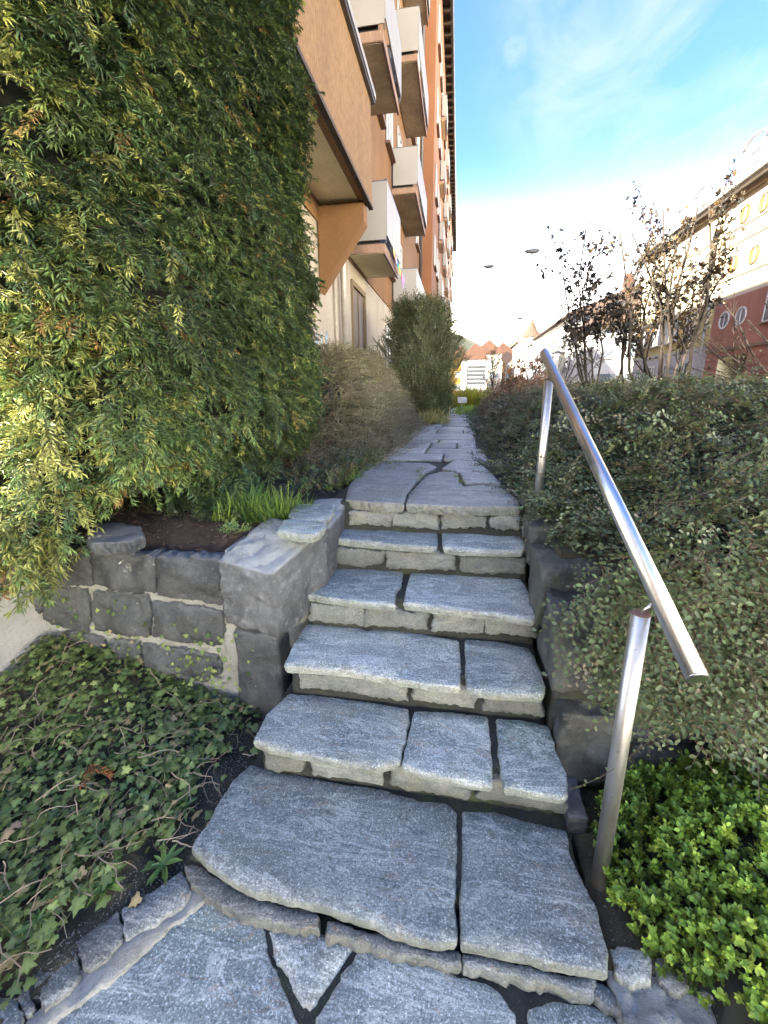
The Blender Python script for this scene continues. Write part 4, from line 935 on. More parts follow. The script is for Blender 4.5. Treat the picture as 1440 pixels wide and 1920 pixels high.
def scatter(name, tmpls, P, Fd, Nn, sc, colr, mat, parent, stemc=(.10, .075, .045), nparts=0, partname='sprig', stuffname='foliage'):
    """join copies of templates; the nparts nearest the camera become objects of their own that share mesh data"""
    P, Fd, Nn, sc, colr = map(np.asarray, (P, Fd, Nn, sc, colr)); n = len(P); B = basis(Fd, Nn)
    pick = RNG.integers(0, len(tmpls), n); order = np.argsort(np.linalg.norm(P-np.array(CAM), axis=1)/sc); rest = np.ones(n, bool)
    # only those in front of the camera and in view count for parts
    d = P-np.array(CAM); fwd = -np.array(cb); z = d@fwd; xx = FPX*(d@np.array(cr))/np.maximum(z, .01)+CX; yy = CY-FPX*(d@np.array(cu))/np.maximum(z, .01)
    vis = (z > .1) & (xx > 0) & (xx < 1440) & (yy > 0) & (yy < 1920)
    if nparts:
        sel = [i for i in order if vis[i]][:nparts]; meshes = {}
        # a few colour classes so that the parts can share meshes
        cls = [colr[i] for i in RNG.choice(sel, min(5, len(sel)), replace=False)]; cls = np.array(cls)
        for i in sel:
            rest[i] = False; ci = int(np.argmin(((cls-colr[i])**2).sum(1))); key = (int(pick[i]), ci)
            if key not in meshes:
                t = tmpls[key[0]]; C = cls[ci][None]*t['K'][:, None]; C = np.where(t['S'][:, None] > 0, np.array(stemc)[None], C)
                me = mesh_np(partname, t['V'], t['F'], C); me.materials.append(mat); meshes[key] = me
            o = bpy.data.objects.new(partname, meshes[key]); col.objects.link(o); o.parent = parent
            m = Matrix([list(r) for r in (B[i]*sc[i])]).to_4x4(); m.translation = Vector(P[i])-parent.location; o.matrix_local = m
    Vs, Fs, Cs = [], [], []; off = 0
    for ti, t in enumerate(tmpls):
        idx = np.where((pick == ti) & rest)[0]
        if not len(idx): continue
        V = np.einsum('nij,vj->nvi', B[idx]*sc[idx][:, None, None], t['V'])+P[idx][:, None, :]
        C = colr[idx][:, None, :]*t['K'][None, :, None]; C = np.where(t['S'][None, :, None] > 0, np.array(stemc)[None, None]*RNG.uniform(.7, 1.3, (len(idx), 1, 1)), C)
        nv = len(t['V']); Fc = t['F'][None]+(np.arange(len(idx))*nv)[:, None, None]+off; off += nv*len(idx)
        Vs.append(V.reshape(-1, 3)); Cs.append(C.reshape(-1, 3)); Fs.append(Fc.reshape(-1, 3))
    V = np.concatenate(Vs)-np.array(parent.location)[None]; me = mesh_np(stuffname, V, np.concatenate(Fs), np.concatenate(Cs)); me.materials.append(mat)
    o = bpy.data.objects.new(stuffname, me); col.objects.link(o); o.parent = parent; o['kind'] = 'stuff'
    return o
def rnoise(P, s, seed=0): return np.array([noise.noise(Vector((p[0]*s+seed, p[1]*s-seed*2, p[2]*s+seed*3))) for p in P])
def colmix(n, palette, weights, var=.2):
    pal = np.array(palette); k = RNG.choice(len(pal), n, p=np.array(weights)/sum(weights)); return pal[k]*RNG.uniform(1-var, 1+var, (n, 1))
def mound_core(name, fn, xs, ys, parent, mat, drop=.09, skip=None):
    """dark core sheet below the leafy surface, deep shade put into its colour"""
    bm = bmesh.new(); g = {}
    for i, x in enumerate(xs):
        for j, y in enumerate(ys): g[i, j] = bm.verts.new((x, y, fn(x, y)-drop+.05*nz((x, y, 0), 6)))
    for i in range(len(xs)-1):
        for j in range(len(ys)-1):
            if skip and skip(xs[i], ys[j]): continue
            bm.faces.new((g[i,j], g[i+1,j], g[i+1,j+1], g[i,j+1])).smooth = True
    bmesh.ops.delete(bm, geom=[v for v in bm.verts if not v.link_faces], context='VERTS')
    return fin(bm, name, mat, parent)

# ---- yew hedge
yews = []
for v in range(8):
    t = T(); r = random.Random(v); L_ = r.uniform(.08, .115); nn = 12; bend = r.uniform(-.02, .02)
    sp_ = lambda s: np.array((bend*s*s*3, L_*s, -.03*s*s))
    stemt(t, [sp_(0), sp_(.5), sp_(1)], .0016)
    for i in range(nn):
        s = (i+.6)/nn; p = sp_(s)
        for sd in (-1, 1):
            ang = R(r.uniform(30, 72)*(1-.45*s)); d = (sd*math.sin(ang), math.cos(ang), r.uniform(-.15, .75))
            blade(t, p, d, (r.uniform(-.5, .5), 0, 1), r.uniform(.024, .038), .0058, r.uniform(.2, .8), r.uniform(.55, 1.35), True, fold=r.uniform(-.2, .2))
    for k_ in range(5): blade(t, sp_(1), (r.uniform(-.6, .6), 1, r.uniform(-.2, .6)), (0, 0, 1), .028, .0054, r.uniform(.2, .7), 1.45, True)
    yews.append(t.done())
hedge = empty('yew_hedge', (-2.2, 2.4, .92), 'tall dense dark green yew hedge with yellow sunlit sprays filling the left', 'hedge')
PL = [(-4.0, 1.50), (-2.9, 1.50), (-2.2, 1.50), (-1.72, 1.56), (-1.45, 1.76), (-1.32, 2.3), (-1.24, 3.0), (-1.21, 3.55), (-1.40, 3.95), (-2.2, 4.1)]
PLs = [0]
for a, b_ in zip(PL, PL[1:]): PLs.append(PLs[-1]+math.dist(a, b_))
def hedge_pt(u, z):
    for k in range(len(PL)-1):
        if u <= PLs[k+1] or k == len(PL)-2:
            f = (u-PLs[k])/(PLs[k+1]-PLs[k]); a, b_ = PL[k], PL[k+1]
            n0 = lambda q: np.array([PL[min(q+1, len(PL)-1)][1]-PL[max(q-1, 0)][1], -(PL[min(q+1, len(PL)-1)][0]-PL[max(q-1, 0)][0])])
            nn = n0(k)*(1-f)+n0(k+1)*f; nn = nn/np.linalg.norm(nn)
            x, y = a[0]*(1-f)+b_[0]*f, a[1]*(1-f)+b_[1]*f; break
    bl = .10*nz((x*1.0, y*1.0, z*.9), 1.7)+.085*nz((x, y, z), 4.2, 3)
    # lower skirt recedes over the bed, except at the far left where it hangs over the wall
    left = smooth01((-1.55-x)/.35)
    zb = 1.20*(1-left)+.80*left
    cut = smooth01((zb+.28-z)/.45); bl += left*.17*smooth01((1.55-z)/.5); bl -= cut*(.26*(1-left)+.02*left)
    lean = .05*(z-2)*-.35
    return np.array([x+nn[0]*(bl+lean), y+nn[1]*(bl+lean), z]), np.array([nn[0], nn[1], 0]), zb
n = 17000; P = []; Fd = []; Nn = []; scs = []; base = []
u0, u1 = PLs[1]*.55, PLs[-1]
while len(P) < n:
    u = random.uniform(u0, u1); z = random.uniform(.78, 5.6)
    if ((u < PLs[3] and z > 3.4) or z > 4.4) and random.random() > .15: continue
    p, nn, zb = hedge_pt(u, z)
    if z < zb+random.uniform(-.10, .06): continue
    hole = nz(p, 5.5, 9)
    depth = random.random()**1.5*.12+(.05 if hole < -.15 else 0)
    if hole < -.22 and random.random() < .65: continue
    tng = np.array([-nn[1], nn[0], 0]); s_ = random.gauss(-.15, .65)
    f = nn*random.uniform(.35, .9)+tng*s_+np.array([0, 0, random.uniform(-.95, .25)])
    P.append(p-nn*depth); Fd.append(f); Nn.append(np.array([0, 0, 1])+nn*random.uniform(.1, .9)); scs.append(random.uniform(.75, 1.25)*(1.12 if p[0] < -1.4 else .95)); base.append(depth)
P = np.array(P); n = len(P)
c = colmix(n, [(.085, .145, .055), (.115, .185, .060), (.15, .215, .06), (.23, .28, .075)], [4, 4, 2.5, 1.2], .28)
gn = rnoise(P, 1.6, 4)
sun_tint = np.clip((-1.40-P[:, 0])/.4, 0, 1)  # left front: sunlight put into the needle colour, brighter and yellower
c = c*(1+.7*gn[:, None])*(.78+.6*sun_tint[:, None]); yl = RNG.random(n) < (.07+.5*sun_tint); c[yl] = np.array((.36, .37, .10))*RNG.uniform(.75, 1.3, (yl.sum(), 1))
og = (rnoise(P, 5, 8) > .30) & (RNG.random(n) < .14); c[og] = np.array((.36, .22, .07))*RNG.uniform(.7, 1.2, (og.sum(), 1))
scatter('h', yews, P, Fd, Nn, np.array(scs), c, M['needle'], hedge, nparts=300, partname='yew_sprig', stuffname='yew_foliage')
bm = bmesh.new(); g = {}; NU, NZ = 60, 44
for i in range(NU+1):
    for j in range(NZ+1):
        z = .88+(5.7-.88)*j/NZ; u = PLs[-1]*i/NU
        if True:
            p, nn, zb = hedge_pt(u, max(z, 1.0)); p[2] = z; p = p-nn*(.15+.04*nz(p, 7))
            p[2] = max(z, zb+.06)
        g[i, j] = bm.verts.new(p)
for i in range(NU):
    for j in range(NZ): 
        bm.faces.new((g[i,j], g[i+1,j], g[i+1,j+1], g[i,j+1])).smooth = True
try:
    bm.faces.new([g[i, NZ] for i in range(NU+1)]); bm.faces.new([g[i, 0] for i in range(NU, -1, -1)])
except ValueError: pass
bmesh.ops.recalc_face_normals(bm, faces=bm.faces); fin(bm, 'hedge_shade_core', M['leafcore'], hedge)  # closed dark core behind the sprays, coloured as deep shade
bm = bmesh.new()
for x, y in ((-2.5, 2.3), (-1.9, 2.6), (-1.6, 3.3)): add_tube(bm, [(x, y, .88), (x+.05, y, 1.4), (x, y+.1, 2.4)], [.06, .05, .04], 8)
fin(bm, 'trunk', M['bark'], hedge)

# ---- small-leaved sprays (cotoneaster like)
def spray(seed, L_, nl, lw=.006, ll=.0125, twig=.0011, simple=False, spread=.6, arch=.35, side_tw=3):
    t = T(); r = random.Random(seed); sp_ = lambda s: np.array((0, L_*s, -arch*L_*s*s))
    stemt(t, [sp_(0), sp_(.35), sp_(.7), sp_(1)], twig)
    axes = [(sp_, 1.0)]
    for k_ in range(side_tw):
        s0 = r.uniform(.15, .7); sd = r.choice((-1, 1)); l2 = L_*r.uniform(.3, .5); a = sp_(s0); d = np.array((sd*spread, .75, r.uniform(-.1, .4))); d = d/np.linalg.norm(d)
        f = (lambda s, a=a, d=d, l2=l2: a+d*l2*s+np.array((0, 0, -.25*l2*s*s))); stemt(t, [f(0), f(1)], twig*.7); axes.append((f, l2/L_))
    tot = sum(w_ for _, w_ in axes)
    for f, w_ in axes:
        m_ = max(3, int(nl*w_/tot))
        for i in range(m_):
            s = (i+.5+r.uniform(-.2, .2))/m_; p = f(s); d2 = f(min(1, s+.05))-f(max(0, s-.05)); d2 = d2/np.linalg.norm(d2); sd = 1 if i % 2 else -1
            sv = np.cross(d2, [0, 0, 1]); d = d2*r.uniform(.3, .8)+sv*sd*r.uniform(.5, 1)+np.array((0, 0, r.uniform(-.1, .6)))
            k = r.uniform(.65, 1.25); sz = r.uniform(.75, 1.2)
            (blade(t, p, d, (r.uniform(-.5,.5), r.uniform(-.5,.5), 1), ll*sz, lw*sz*1.15, .1, k, True, fold=.15) if simple else oval(t, p, d, (r.uniform(-.5, .5), r.uniform(-.5, .5), 1), ll*sz, lw*sz, k))
    return t.done()
cot_near = [spray(s, .19, 27, .0104, .0178, arch=.5) for s in range(8)]
cot_mid = [spray(20+s, .20, 30, .0105, .0165, .0013, True) for s in range(5)]
cot_far = [spray(40+s, .27, 26, .016, .025, .0016, True) for s in range(4)]
def hR(x, y):   # top surface of the right-hand mound
    ex = smooth01((x-.30-.02*math.sin(y*2))/.85); ey = smooth01((y-1.30)/1.5); far = smooth01((y-7)/3)
    h = .98+(.60-.12*far)*ex*(.35+.65*ey)+.055*nz((x, y, 0), 1.6)+.03*nz((x, y, 4), 5)
    return h
cot = empty('cotoneaster_shrub', (1.4, 3.4, .93), 'sprawling small-leaved shrub behind the handrail, hanging over the right wall', 'shrub')
def grad(fn, x, y):
    e = .05; return np.array([-(fn(x+e, y)-fn(x-e, y))/(2*e), -(fn(x, y+e)-fn(x, y-e))/(2*e), 1.0])
def mound(fn, dom, n, tm, colr_fn, lim=None, upw=.35, scl=(.8, 1.25), sink=.10):
    P, Fd, Nn, S_ = [], [], [], []
    while len(P) < n:
        x, y = random.uniform(dom[0], dom[1]), random.uniform(dom[2], dom[3])
        if lim and not lim(x, y): continue
        g_ = grad(fn, x, y); g_ /= np.linalg.norm(g_)
        if random.random() > min(1, .35/max(.2, g_[2])): 
            if g_[2] > .8 and random.random() > .75: continue
        p = np.array([x, y, fn(x, y)])-g_*(random.random()**1.5*sink)
        a = random.uniform(0, 6.283); hvec = np.array([math.cos(a), math.sin(a), 0])
        f = hvec*.9+g_*random.uniform(.0, .9)*upw*2+np.array([g_[0], g_[1], 0])*.8
        P.append(p); Fd.append(f); Nn.append(g_+np.array([0, 0, .4])); S_.append(random.uniform(*scl))
    P = np.array(P); return P, np.array(Fd), np.array(Nn), np.array(S_), colr_fn(P)
def cR(P):
    c = colmix(len(P), [(.085, .125, .048), (.12, .165, .06), (.17, .21, .085), (.27, .29, .16)], [3, 4, 3, 1.5], .28)
    c *= (1+.6*rnoise(P, 1.1, 2))[:, None]
    far = np.clip((P[:, 1]-3.2)/3.5, 0, 1)[:, None]; up = np.clip((P[:, 2]-1.15)/.4, 0, 1)[:, None]
    br = RNG.random(len(P))[:, None] < (.06+.5*far); return np.where(br, np.array((.22, .185, .105))*RNG.uniform(.7, 1.3, (len(P), 1)), c)
A1 = mound(hR, (.33, 3.0, 1.38, 3.3), 3900, None, cR, upw=.7, sink=.16, lim=lambda x, y: x > .40+.22*smooth01((2.5-y)/.8))
# hanging front: over the wall and beside the post
P, Fd, Nn, S_ = [], [], [], []
while len(P) < 2200:
    x = random.uniform(.50, 2.6)**1.0; zt = hR(x, 1.6); low = .68+.10*math.sin(x*5)+.05*math.sin(x*17) if x > .62 else .80
    z = random.uniform(low, zt); t_ = (z-low)/(zt-low); y = 1.30+.12*t_*t_+.05*nz((x, z, 0), 4)+random.random()**1.5*.12
    P.append((x, y, z)); Fd.append((random.gauss(0, .5), -random.uniform(.2, .9), random.uniform(-1.1, .1))); Nn.append((0, -.8, .7)); S_.append(random.uniform(.8, 1.2))
for k_ in range(420):   # edge hanging down beside the steps, on the wall behind the rail
    y = random.uniform(1.85, 2.6); x = .47+random.random()*.22+max(0, 2.2-y)*.2; P.append((x, y, random.uniform(.95, 1.12))); Fd.append((-random.uniform(.1, .8), random.gauss(0, .5), random.uniform(-.6, .2))); Nn.append((-.4, -.2, 1)); S_.append(random.uniform(.7, 1.1))
P = np.array(P); A2 = (P, np.array(Fd), np.array(Nn), np.array(S_), cR(P))
scatter('c', cot_near, *[np.concatenate([a, b_]) for a, b_ in zip(A1, A2)], M['leaf'], cot, stemc=(.16, .10, .06), nparts=300, partname='leafy_twig', stuffname='near_foliage')
A3 = mound(hR, (.26, 4.6, 3.2, 6.2), 3900, None, cR, upw=.5)
scatter('c', cot_mid, *A3, M['leaf'], cot, stemc=(.17, .12, .075), stuffname='middle_foliage')
A4 = mound(hR, (.24, 5.2, 6.0, 13.0), 3400, None, cR, upw=.6)
scatter('c', cot_far, *A4, M['leaf'], cot, stemc=(.17, .12, .075), stuffname='far_foliage')
xs = [.27+.12*i for i in range(42)]; ys = [1.50+.15*i for i in range(78)]
mound_core('shade_core', lambda x, y: max(.9, hR(x, y)) , xs, ys, cot, M['leafcore'], .12, skip=lambda x, y: x < .62 and y < 2.7)
prism('shade_core', [(.62, 1.50, .76), (3.2, 1.50, .76), (3.2, 1.54, 1.25), (.9, 1.54, 1.12), (.62, 1.56, 1.0)], (0, .3, 0), M['leafcore'], cot)  # dark core block behind the hanging front, coloured as deep shade
# long arching shoots that stand out of the mound
def arching(n, dom, fn, lmin, lmax, parent, matl, leaf=True, colr=(.17, .12, .07), seed=1, zup=.9, leafc=(.10, .12, .06), r0=.0022, name='long_shoots'):
    rr = random.Random(seed); Vs = T()
    for k_ in range(n):
        x, y = rr.uniform(dom[0], dom[1]), rr.uniform(dom[2], dom[3]); z = fn(x, y)-.05; a = rr.uniform(0, 6.28); L_ = rr.uniform(lmin, lmax); u_ = rr.uniform(.35, 1)*zup
        pts = []; 
        for i in range(7):
            s = i/6; pts.append(np.array((x+math.cos(a)*L_*s*(1.05-u_*.5)+.012*rr.uniform(-1, 1), y+math.sin(a)*L_*s*(1.05-u_*.5), z+L_*(u_*s-.55*u_*s*s)+.01*rr.uniform(-1, 1))))
        stemt(Vs, pts, r0)
        if leaf:
            for i in range(int(L_*70)):
                s = rr.uniform(.1, 1)*6; j = min(5, int(s)); p = pts[j]+(pts[j+1]-pts[j])*(s-j); oval(Vs, p, (rr.gauss(0, 1), rr.gauss(0, 1), rr.uniform(0, 1)), (rr.gauss(0, .4), rr.gauss(0, .4), 1), .015, .009, rr.uniform(.7, 1.3))
    t = Vs.done(); C = np.array(leafc)[None]*t['K'][:, None]; C = np.where(t['S'][:, None] > 0, np.array(colr)[None], C)
    me = mesh_np(name, t['V']-np.array(parent.location)[None], t['F'], C); me.materials.append(matl); o = bpy.data.objects.new(name, me); col.objects.link(o); o.parent = parent; o['kind'] = 'stuff'; return o
arching(260, (.6, 3.6, 1.6, 4.5), hR, .2, .65, cot, M['leaf'], seed=2)
arching(90, (1.0, 2.6, 1.35, 1.5), lambda x, y: 1.0, .2, .5, cot, M['leaf'], seed=5, zup=-.9)
arching(26, (.62, 2.0, 1.28, 1.36), lambda x, y: .75, .15, .38, cot, M['leaf'], seed=8, zup=-1.2, leafc=(.19, .21, .08))

# ---- left brown mound
def hL(x, y):
    ex = smooth01((-.70-x+.05*math.sin(y*1.7))/.95); ey = smooth01((y-3.3)/2.2)*smooth01((9.2-y)/1.2)
    return .95+(1.22*ex*(.45+.55*smooth01((y-4)/2.5)))*ey+.06*nz((x, y, 2), 1.8)*ex+.03*nz((x, y, 4), 6)
cotl = empty('cotoneaster_shrub', (-1.5, 6, .93), 'brownish twiggy mound of shrub against the cream house wall left of the path', 'shrub')
def cL(P):
    c = colmix(len(P), [(.25, .25, .12), (.20, .215, .095), (.14, .17, .068), (.35, .34, .18)], [4, 3, 3, 2], .25)
    low = np.clip((1.5-P[:, 2])/.5, 0, 1)[:, None]; return c*(1-.35*low)*(1+.5*rnoise(P, 1.5, 3))[:, None]
A = mound(hL, (-2.15, -.64, 3.3, 9.0), 5200, None, cL, upw=.6, scl=(.8, 1.4))
scatter('c', [spray(60+s, .22, 26, .0095, .015, .0015, True, arch=.2, side_tw=4) for s in range(5)], *A, M['leaf'], cotl, stemc=(.21, .15, .09), stuffname='foliage')
mound_core('shade_core', lambda x, y: max(.9, hL(x, y)), [-2.17+.1*i for i in range(16)], [3.3+.15*i for i in range(40)], cotl, M['leafcore'], .14)
arching(190, (-2.1, -1.0, 4.0, 8.8), hL, .25, .75, cotl, M['leaf'], seed=3, colr=(.24, .17, .10), leafc=(.17, .13, .07))

# ---- low green plants under the hedge and along the path
def tuft(seed, n_, h, w_, spread=1.):
    t = T(); r = random.Random(seed)
    for i in range(n_):
        a = r.uniform(0, 6.28); L_ = h*r.uniform(.5, 1.1); s = spread*r.uniform(.2, 1)
        p0 = np.array((r.gauss(0, .012), r.gauss(0, .012), 0)); d = np.array((math.cos(a)*s, math.sin(a)*s, 1)); d /= np.linalg.norm(d); sd = np.array((-math.sin(a), math.cos(a), 0)); g_ = np.array((math.cos(a), math.sin(a), -.6))
        pts = [p0+d*L_*q+g_*L_*.45*q*q*s for q in (0, .4, .75, 1)]; ws = [w_*.8, w_, w_*.7, 0]
        V = []; 
        for p, ww in zip(pts[:3], ws): V += [p-sd*ww/2, p+sd*ww/2]
        V.append(pts[3]); k = r.uniform(.7, 1.3)
        t.add(V, [(0,1,3),(0,3,2),(2,3,5),(2,5,4),(4,5,6)], k)
    d = t.done(); V = d['V']; d['V'] = np.stack([V[:, 0], -V[:, 2]*0+V[:, 1], V[:, 2]], 1); return d
tufts = [tuft(s, 26, .14, .0045) for s in range(4)]
def tufts_at(name, label, pts, cpal, parent_loc, scl=(.7, 1.2), cat='grass', kind='thing', tm=tufts, group=None, mat='grass'):
    e = empty(name, parent_loc, label, cat, group); P = np.array(pts); n = len(P)
    a = RNG.uniform(0, 6.28, n); Fd = np.stack([np.cos(a), np.sin(a), RNG.normal(0, .1, n)], 1); Nn = np.tile([0, 0, 1.], (n, 1))+RNG.normal(0, .12, (n, 3))
    scatter('g', tm, P, Fd, Nn, RNG.uniform(*scl, n), colmix(n, cpal, [1]*len(cpal), .25), M[mat], e, stuffname='blades'); return e
G1 = [(.17, .28, .045), (.13, .24, .05), (.22, .31, .06)]
P = [(-1.08+random.gauss(0, .10), 2.13+random.gauss(0, .08), .92) for _ in range(60)]
tufts_at('grass_clump', 'bright green grass clump on the bed behind the left corner block', P, G1, (-1.08, 2.13, .91), (.9, 1.5))
P = []
for k_ in range(150):
    y = 2.9+random.random()**1.3*4.2; P.append((-.70-random.random()*.16-.03*math.sin(y*3), y, .95))
tufts_at('grass_verge', 'ragged strip of green grass between the path and the brownish mound', P, G1+[(.10, .13, .04)], (-.78, 4.5, .93), (.45, 1.0))
P = [tuple(onz(a+random.gauss(0, 3), b_+random.gauss(0, 4), 1.0)) for a, b_ in ((786, 896), (786, 890), (855, 893), (862, 905), (735, 872)) for _ in range(5)]
tufts_at('crack_weed', 'tiny green weeds growing in the cracks of the first path slabs', P, [(.20, .27, .06)], tuple(P[0]), (.16, .3), cat='weed')
P = [(-.55+random.gauss(0, .12), 8.9+random.uniform(-.7, 1.2), .97) for _ in range(60)]
tufts_at('grass_clump', 'straw yellow grass tuft hanging at the path side before the tall shrub', P, [(.40, .36, .14), (.32, .31, .10)], (-.55, 8.9, .95), (1.6, 3.2))
P = [(.30+random.gauss(0, .2), 13+random.uniform(-1.6, 2.6), .93) for _ in range(110)]
tufts_at('grass_clump', 'bright green grass tuft at the far bend of the path', P, [(.20, .32, .04), (.16, .27, .04)], (.3, 13, .93), (1.2, 2.6))
P = [(.50+random.gauss(0, .38), 19.5+random.uniform(-1, 1), .93+random.random()**2*.3) for _ in range(260)]
tufts_at('ornamental_grass', 'yellow green rounded grass bush with a rusty base beyond the path end', P, [(.30, .34, .04), (.36, .26, .06), (.26, .32, .05)], (.5, 19.5, .93), (3.5, 6.5))
# leafy weeds between grass and stone: small ferny and round leaf plants
weedt = [spray(80+s, .09, 22, .010, .016, .0009, False, arch=-.2, side_tw=3) for s in range(4)]
def weeds(label, name, pts, pal, loc, scl=(.7, 1.3), cat='weed', up=(.2, 1.0)):
    e = empty(name, loc, label, cat); P = np.array(pts); n = len(P); a = RNG.uniform(0, 6.28, n)
    Fd = np.stack([np.cos(a), np.sin(a), RNG.uniform(*up, n)], 1); scatter('w', weedt, P, Fd, np.tile([0, 0, 1.], (n, 1)), RNG.uniform(*scl, n), colmix(n, pal, [1]*len(pal), .25), M['leaf'], e, stuffname='leaves'); return e
P = [(-.74-abs(random.gauss(0, .22)), 2.55+random.random()*1.8, .95+random.random()*.08) for _ in range(420)]
weeds('low mixed weeds with small leaves between the hedge foot and the top step', 'weed_patch', P, [(.08, .11, .04), (.13, .14, .05), (.15, .12, .06), (.09, .15, .04)], (-1, 3, .93))
P = [(-1.5+random.gauss(0, .35), 2.3+random.gauss(0, .22), .93) for _ in range(260)]
weeds('dark small-leaved ground plants in the shade under the hedge', 'weed_patch', [p for p in P if p[0] < -.9 and p[1] > 1.98], [(.045, .065, .03), (.07, .09, .04)], (-1.5, 2.3, .93))
P = [(-1.10+random.gauss(0, .03), 1.86+random.gauss(0, .02), .93) for _ in range(22)]
weeds('small pale green weed sprouting beside the left corner block', 'weed_tuft', P, [(.25, .34, .08), (.2, .3, .08)], (-1.1, 1.86, .93), (.5, .8))
# fern-like low yew sprays on the bed
P = []; Fd = []; Nn = []
for k_ in range(130):
    x = random.uniform(-1.75, -1.2); y = random.uniform(2.2, 2.75); P.append((x, y, .98+random.random()*.25)); Fd.append((random.gauss(.2, .5), -random.uniform(.3, 1), random.uniform(-.7, .1))); Nn.append((0, 0, 1))
e = empty('yew_seedling', (-1.3, 2.4, .93), 'low yew sprays fanning over the soil at the foot of the hedge', 'shrub')
scatter('y', yews, np.array(P), np.array(Fd), np.array(Nn), RNG.uniform(.9, 1.5, len(P)), colmix(len(P), [(.07, .13, .05), (.10, .16, .05)], [1, 1]), M['needle'], e, stuffname='yew_foliage')

# ---- tall evergreen shrub beside the path
ev = empty('evergreen_shrub', (-.85, 9.8, .93), 'tall upright dark green evergreen shrub standing left of the path', 'shrub')
up_ = [spray(100+s, .30, 34, .016, .023, .002, True, arch=-.15, side_tw=5, spread=.45) for s in range(5)]
P, Fd, Nn, S_ = [], [], [], []
while len(P) < 3400:
    a = random.uniform(0, 6.283); z = random.uniform(.95, 3.35); t_ = (z-.95)/2.4
    r_ = (.62+.26*math.sin(min(1, t_*1.3)*math.pi*.9))*(1 if t_ < .62 else math.sqrt(max(0, 1-((t_-.62)/.42)**2)))
    r_ *= 1+.24*nz((math.cos(a)*1.5, math.sin(a)*1.5, z*.9), 1.5, 6)*2; q = random.random()**.35
    P.append((-.86+math.cos(a)*r_*q*.95, 9.9+math.sin(a)*r_*q*1.25, z)); Fd.append((math.cos(a)*.6+random.gauss(0, .25), math.sin(a)*.6+random.gauss(0, .25), random.uniform(.3, 1.3))); Nn.append((math.cos(a), math.sin(a), .6)); S_.append(random.uniform(.7, 1.25))
P = np.array(P); c = colmix(len(P), [(.050, .078, .030), (.075, .105, .038), (.11, .14, .055), (.16, .18, .085)], [4, 4, 2, 1], .25)*(1+.6*rnoise(P, 1.8, 5))[:, None]
scatter('e', up_, P, np.array(Fd), np.array(Nn), np.array(S_), c, M['leaf'], ev, stuffname='foliage')
bm = bmesh.new(); rr = random.Random(5)
for k_ in range(14):
    a = rr.uniform(0, 6.28); q = rr.uniform(.1, .5); add_tube(bm, [(-.86+math.cos(a)*.1, 9.9+math.sin(a)*.1, .9), (-.86+math.cos(a)*q*.7, 9.9+math.sin(a)*q*.7, 2.0), (-.86+math.cos(a)*q, 9.9+math.sin(a)*q, 3.3)], [.02, .014, .004], 6)
fin(bm, 'stems', M['bark'], ev)
arching(40, (-1.5, -.3, 9.3, 10.4), lambda x, y: 2.85-.8*abs(x+.86), .3, .75, ev, M['leaf'], seed=9, colr=(.10, .09, .05), leafc=(.09, .10, .05), r0=.003, zup=1.4)
# small dense bush behind, against the house
# ---- bright box bush by the rail foot
def shoot(seed):
    t = T(); r = random.Random(seed); L_ = .060
    stemt(t, [(0, 0, 0), (0, L_, .004)], .0011)
    for i in range(7):
        s = (i+.5)/7
        for sd in (0, 1):
            a = (i % 2)*math.pi/2+sd*math.pi+r.uniform(-.7, .7); rad = np.array((math.cos(a), 0, math.sin(a)))
            d = rad*(1.1-.5*s)+np.array((r.gauss(0, .2), .35+.45*s, r.gauss(0, .2))); up = np.array((0, 1., 0))-rad*.3+np.array((r.gauss(0, .4), 0, r.gauss(0, .4)))
            sz = (.0195-.007*max(0, s-.6)*2)*r.uniform(.75, 1.2); oval(t, (0, L_*s, .004*s), d, up, sz, sz*.58, (.35+1.05*s)*r.uniform(.75, 1.25), r.uniform(-.1, .3), .22)
    return t.done()
boxt = [shoot(s) for s in range(6)]
bb = empty('box_bush', (1.1, 1.1, .04), 'low glossy bush with bright fresh green tips at the foot of the handrail', 'bush')
P, Fd, Nn, S_ = [], [], [], []
def hB(x, y):
    d = math.sqrt(((x-1.22)/.70)**2+((y-1.12)/.45)**2); return .05+.35*math.sqrt(max(0, 1-d*d))+.05*nz((x, y, 1), 5)+.03*nz((x, y, 7), 13)
while len(P) < 4500:
    x, y = random.uniform(.50, 1.95), random.uniform(.66, 1.58); d = math.sqrt(((x-1.22)/.70)**2+((y-1.12)/.44)**2)
    if d > .99: continue
    g_ = grad(hB, x, y); g_[:2] = np.clip(g_[:2], -1.6, 1.6); g_ /= np.linalg.norm(g_); q = random.random()**1.4*.10
    if random.random() > .25+.6/max(g_[2], .3)*.5: continue
    P.append(np.array((x, y, max(.05, hB(x, y)-q)))); Fd.append(g_+np.array((random.gauss(0, .4), random.gauss(0, .4), random.uniform(.2, .9)))); Nn.append((random.gauss(0, 1), random.gauss(0, 1), .2)); S_.append(random.uniform(.7, 1.2)*(1-.2*q/.1))
P = np.array(P); tip = rnoise(P, 7, 2); c = colmix(len(P), [(.10, .17, .028), (.20, .31, .04), (.33, .43, .06)], [3, 4, 3], .2)*(1+.5*tip)[:, None]
scatter('b', boxt, P, np.array(Fd), np.array(Nn), np.array(S_), c, M['gloss'], bb, stemc=(.10, .12, .04), nparts=300, partname='leafy_shoot', stuffname='foliage')
mound_core('shade_core', lambda x, y: hB(x, y) if ((x-1.22)/.70)**2+((y-1.12)/.44)**2 < .9 else .0, [.56+.045*i for i in range(30)], [.70+.045*i for i in range(20)], bb, M['leafcore'], .07)

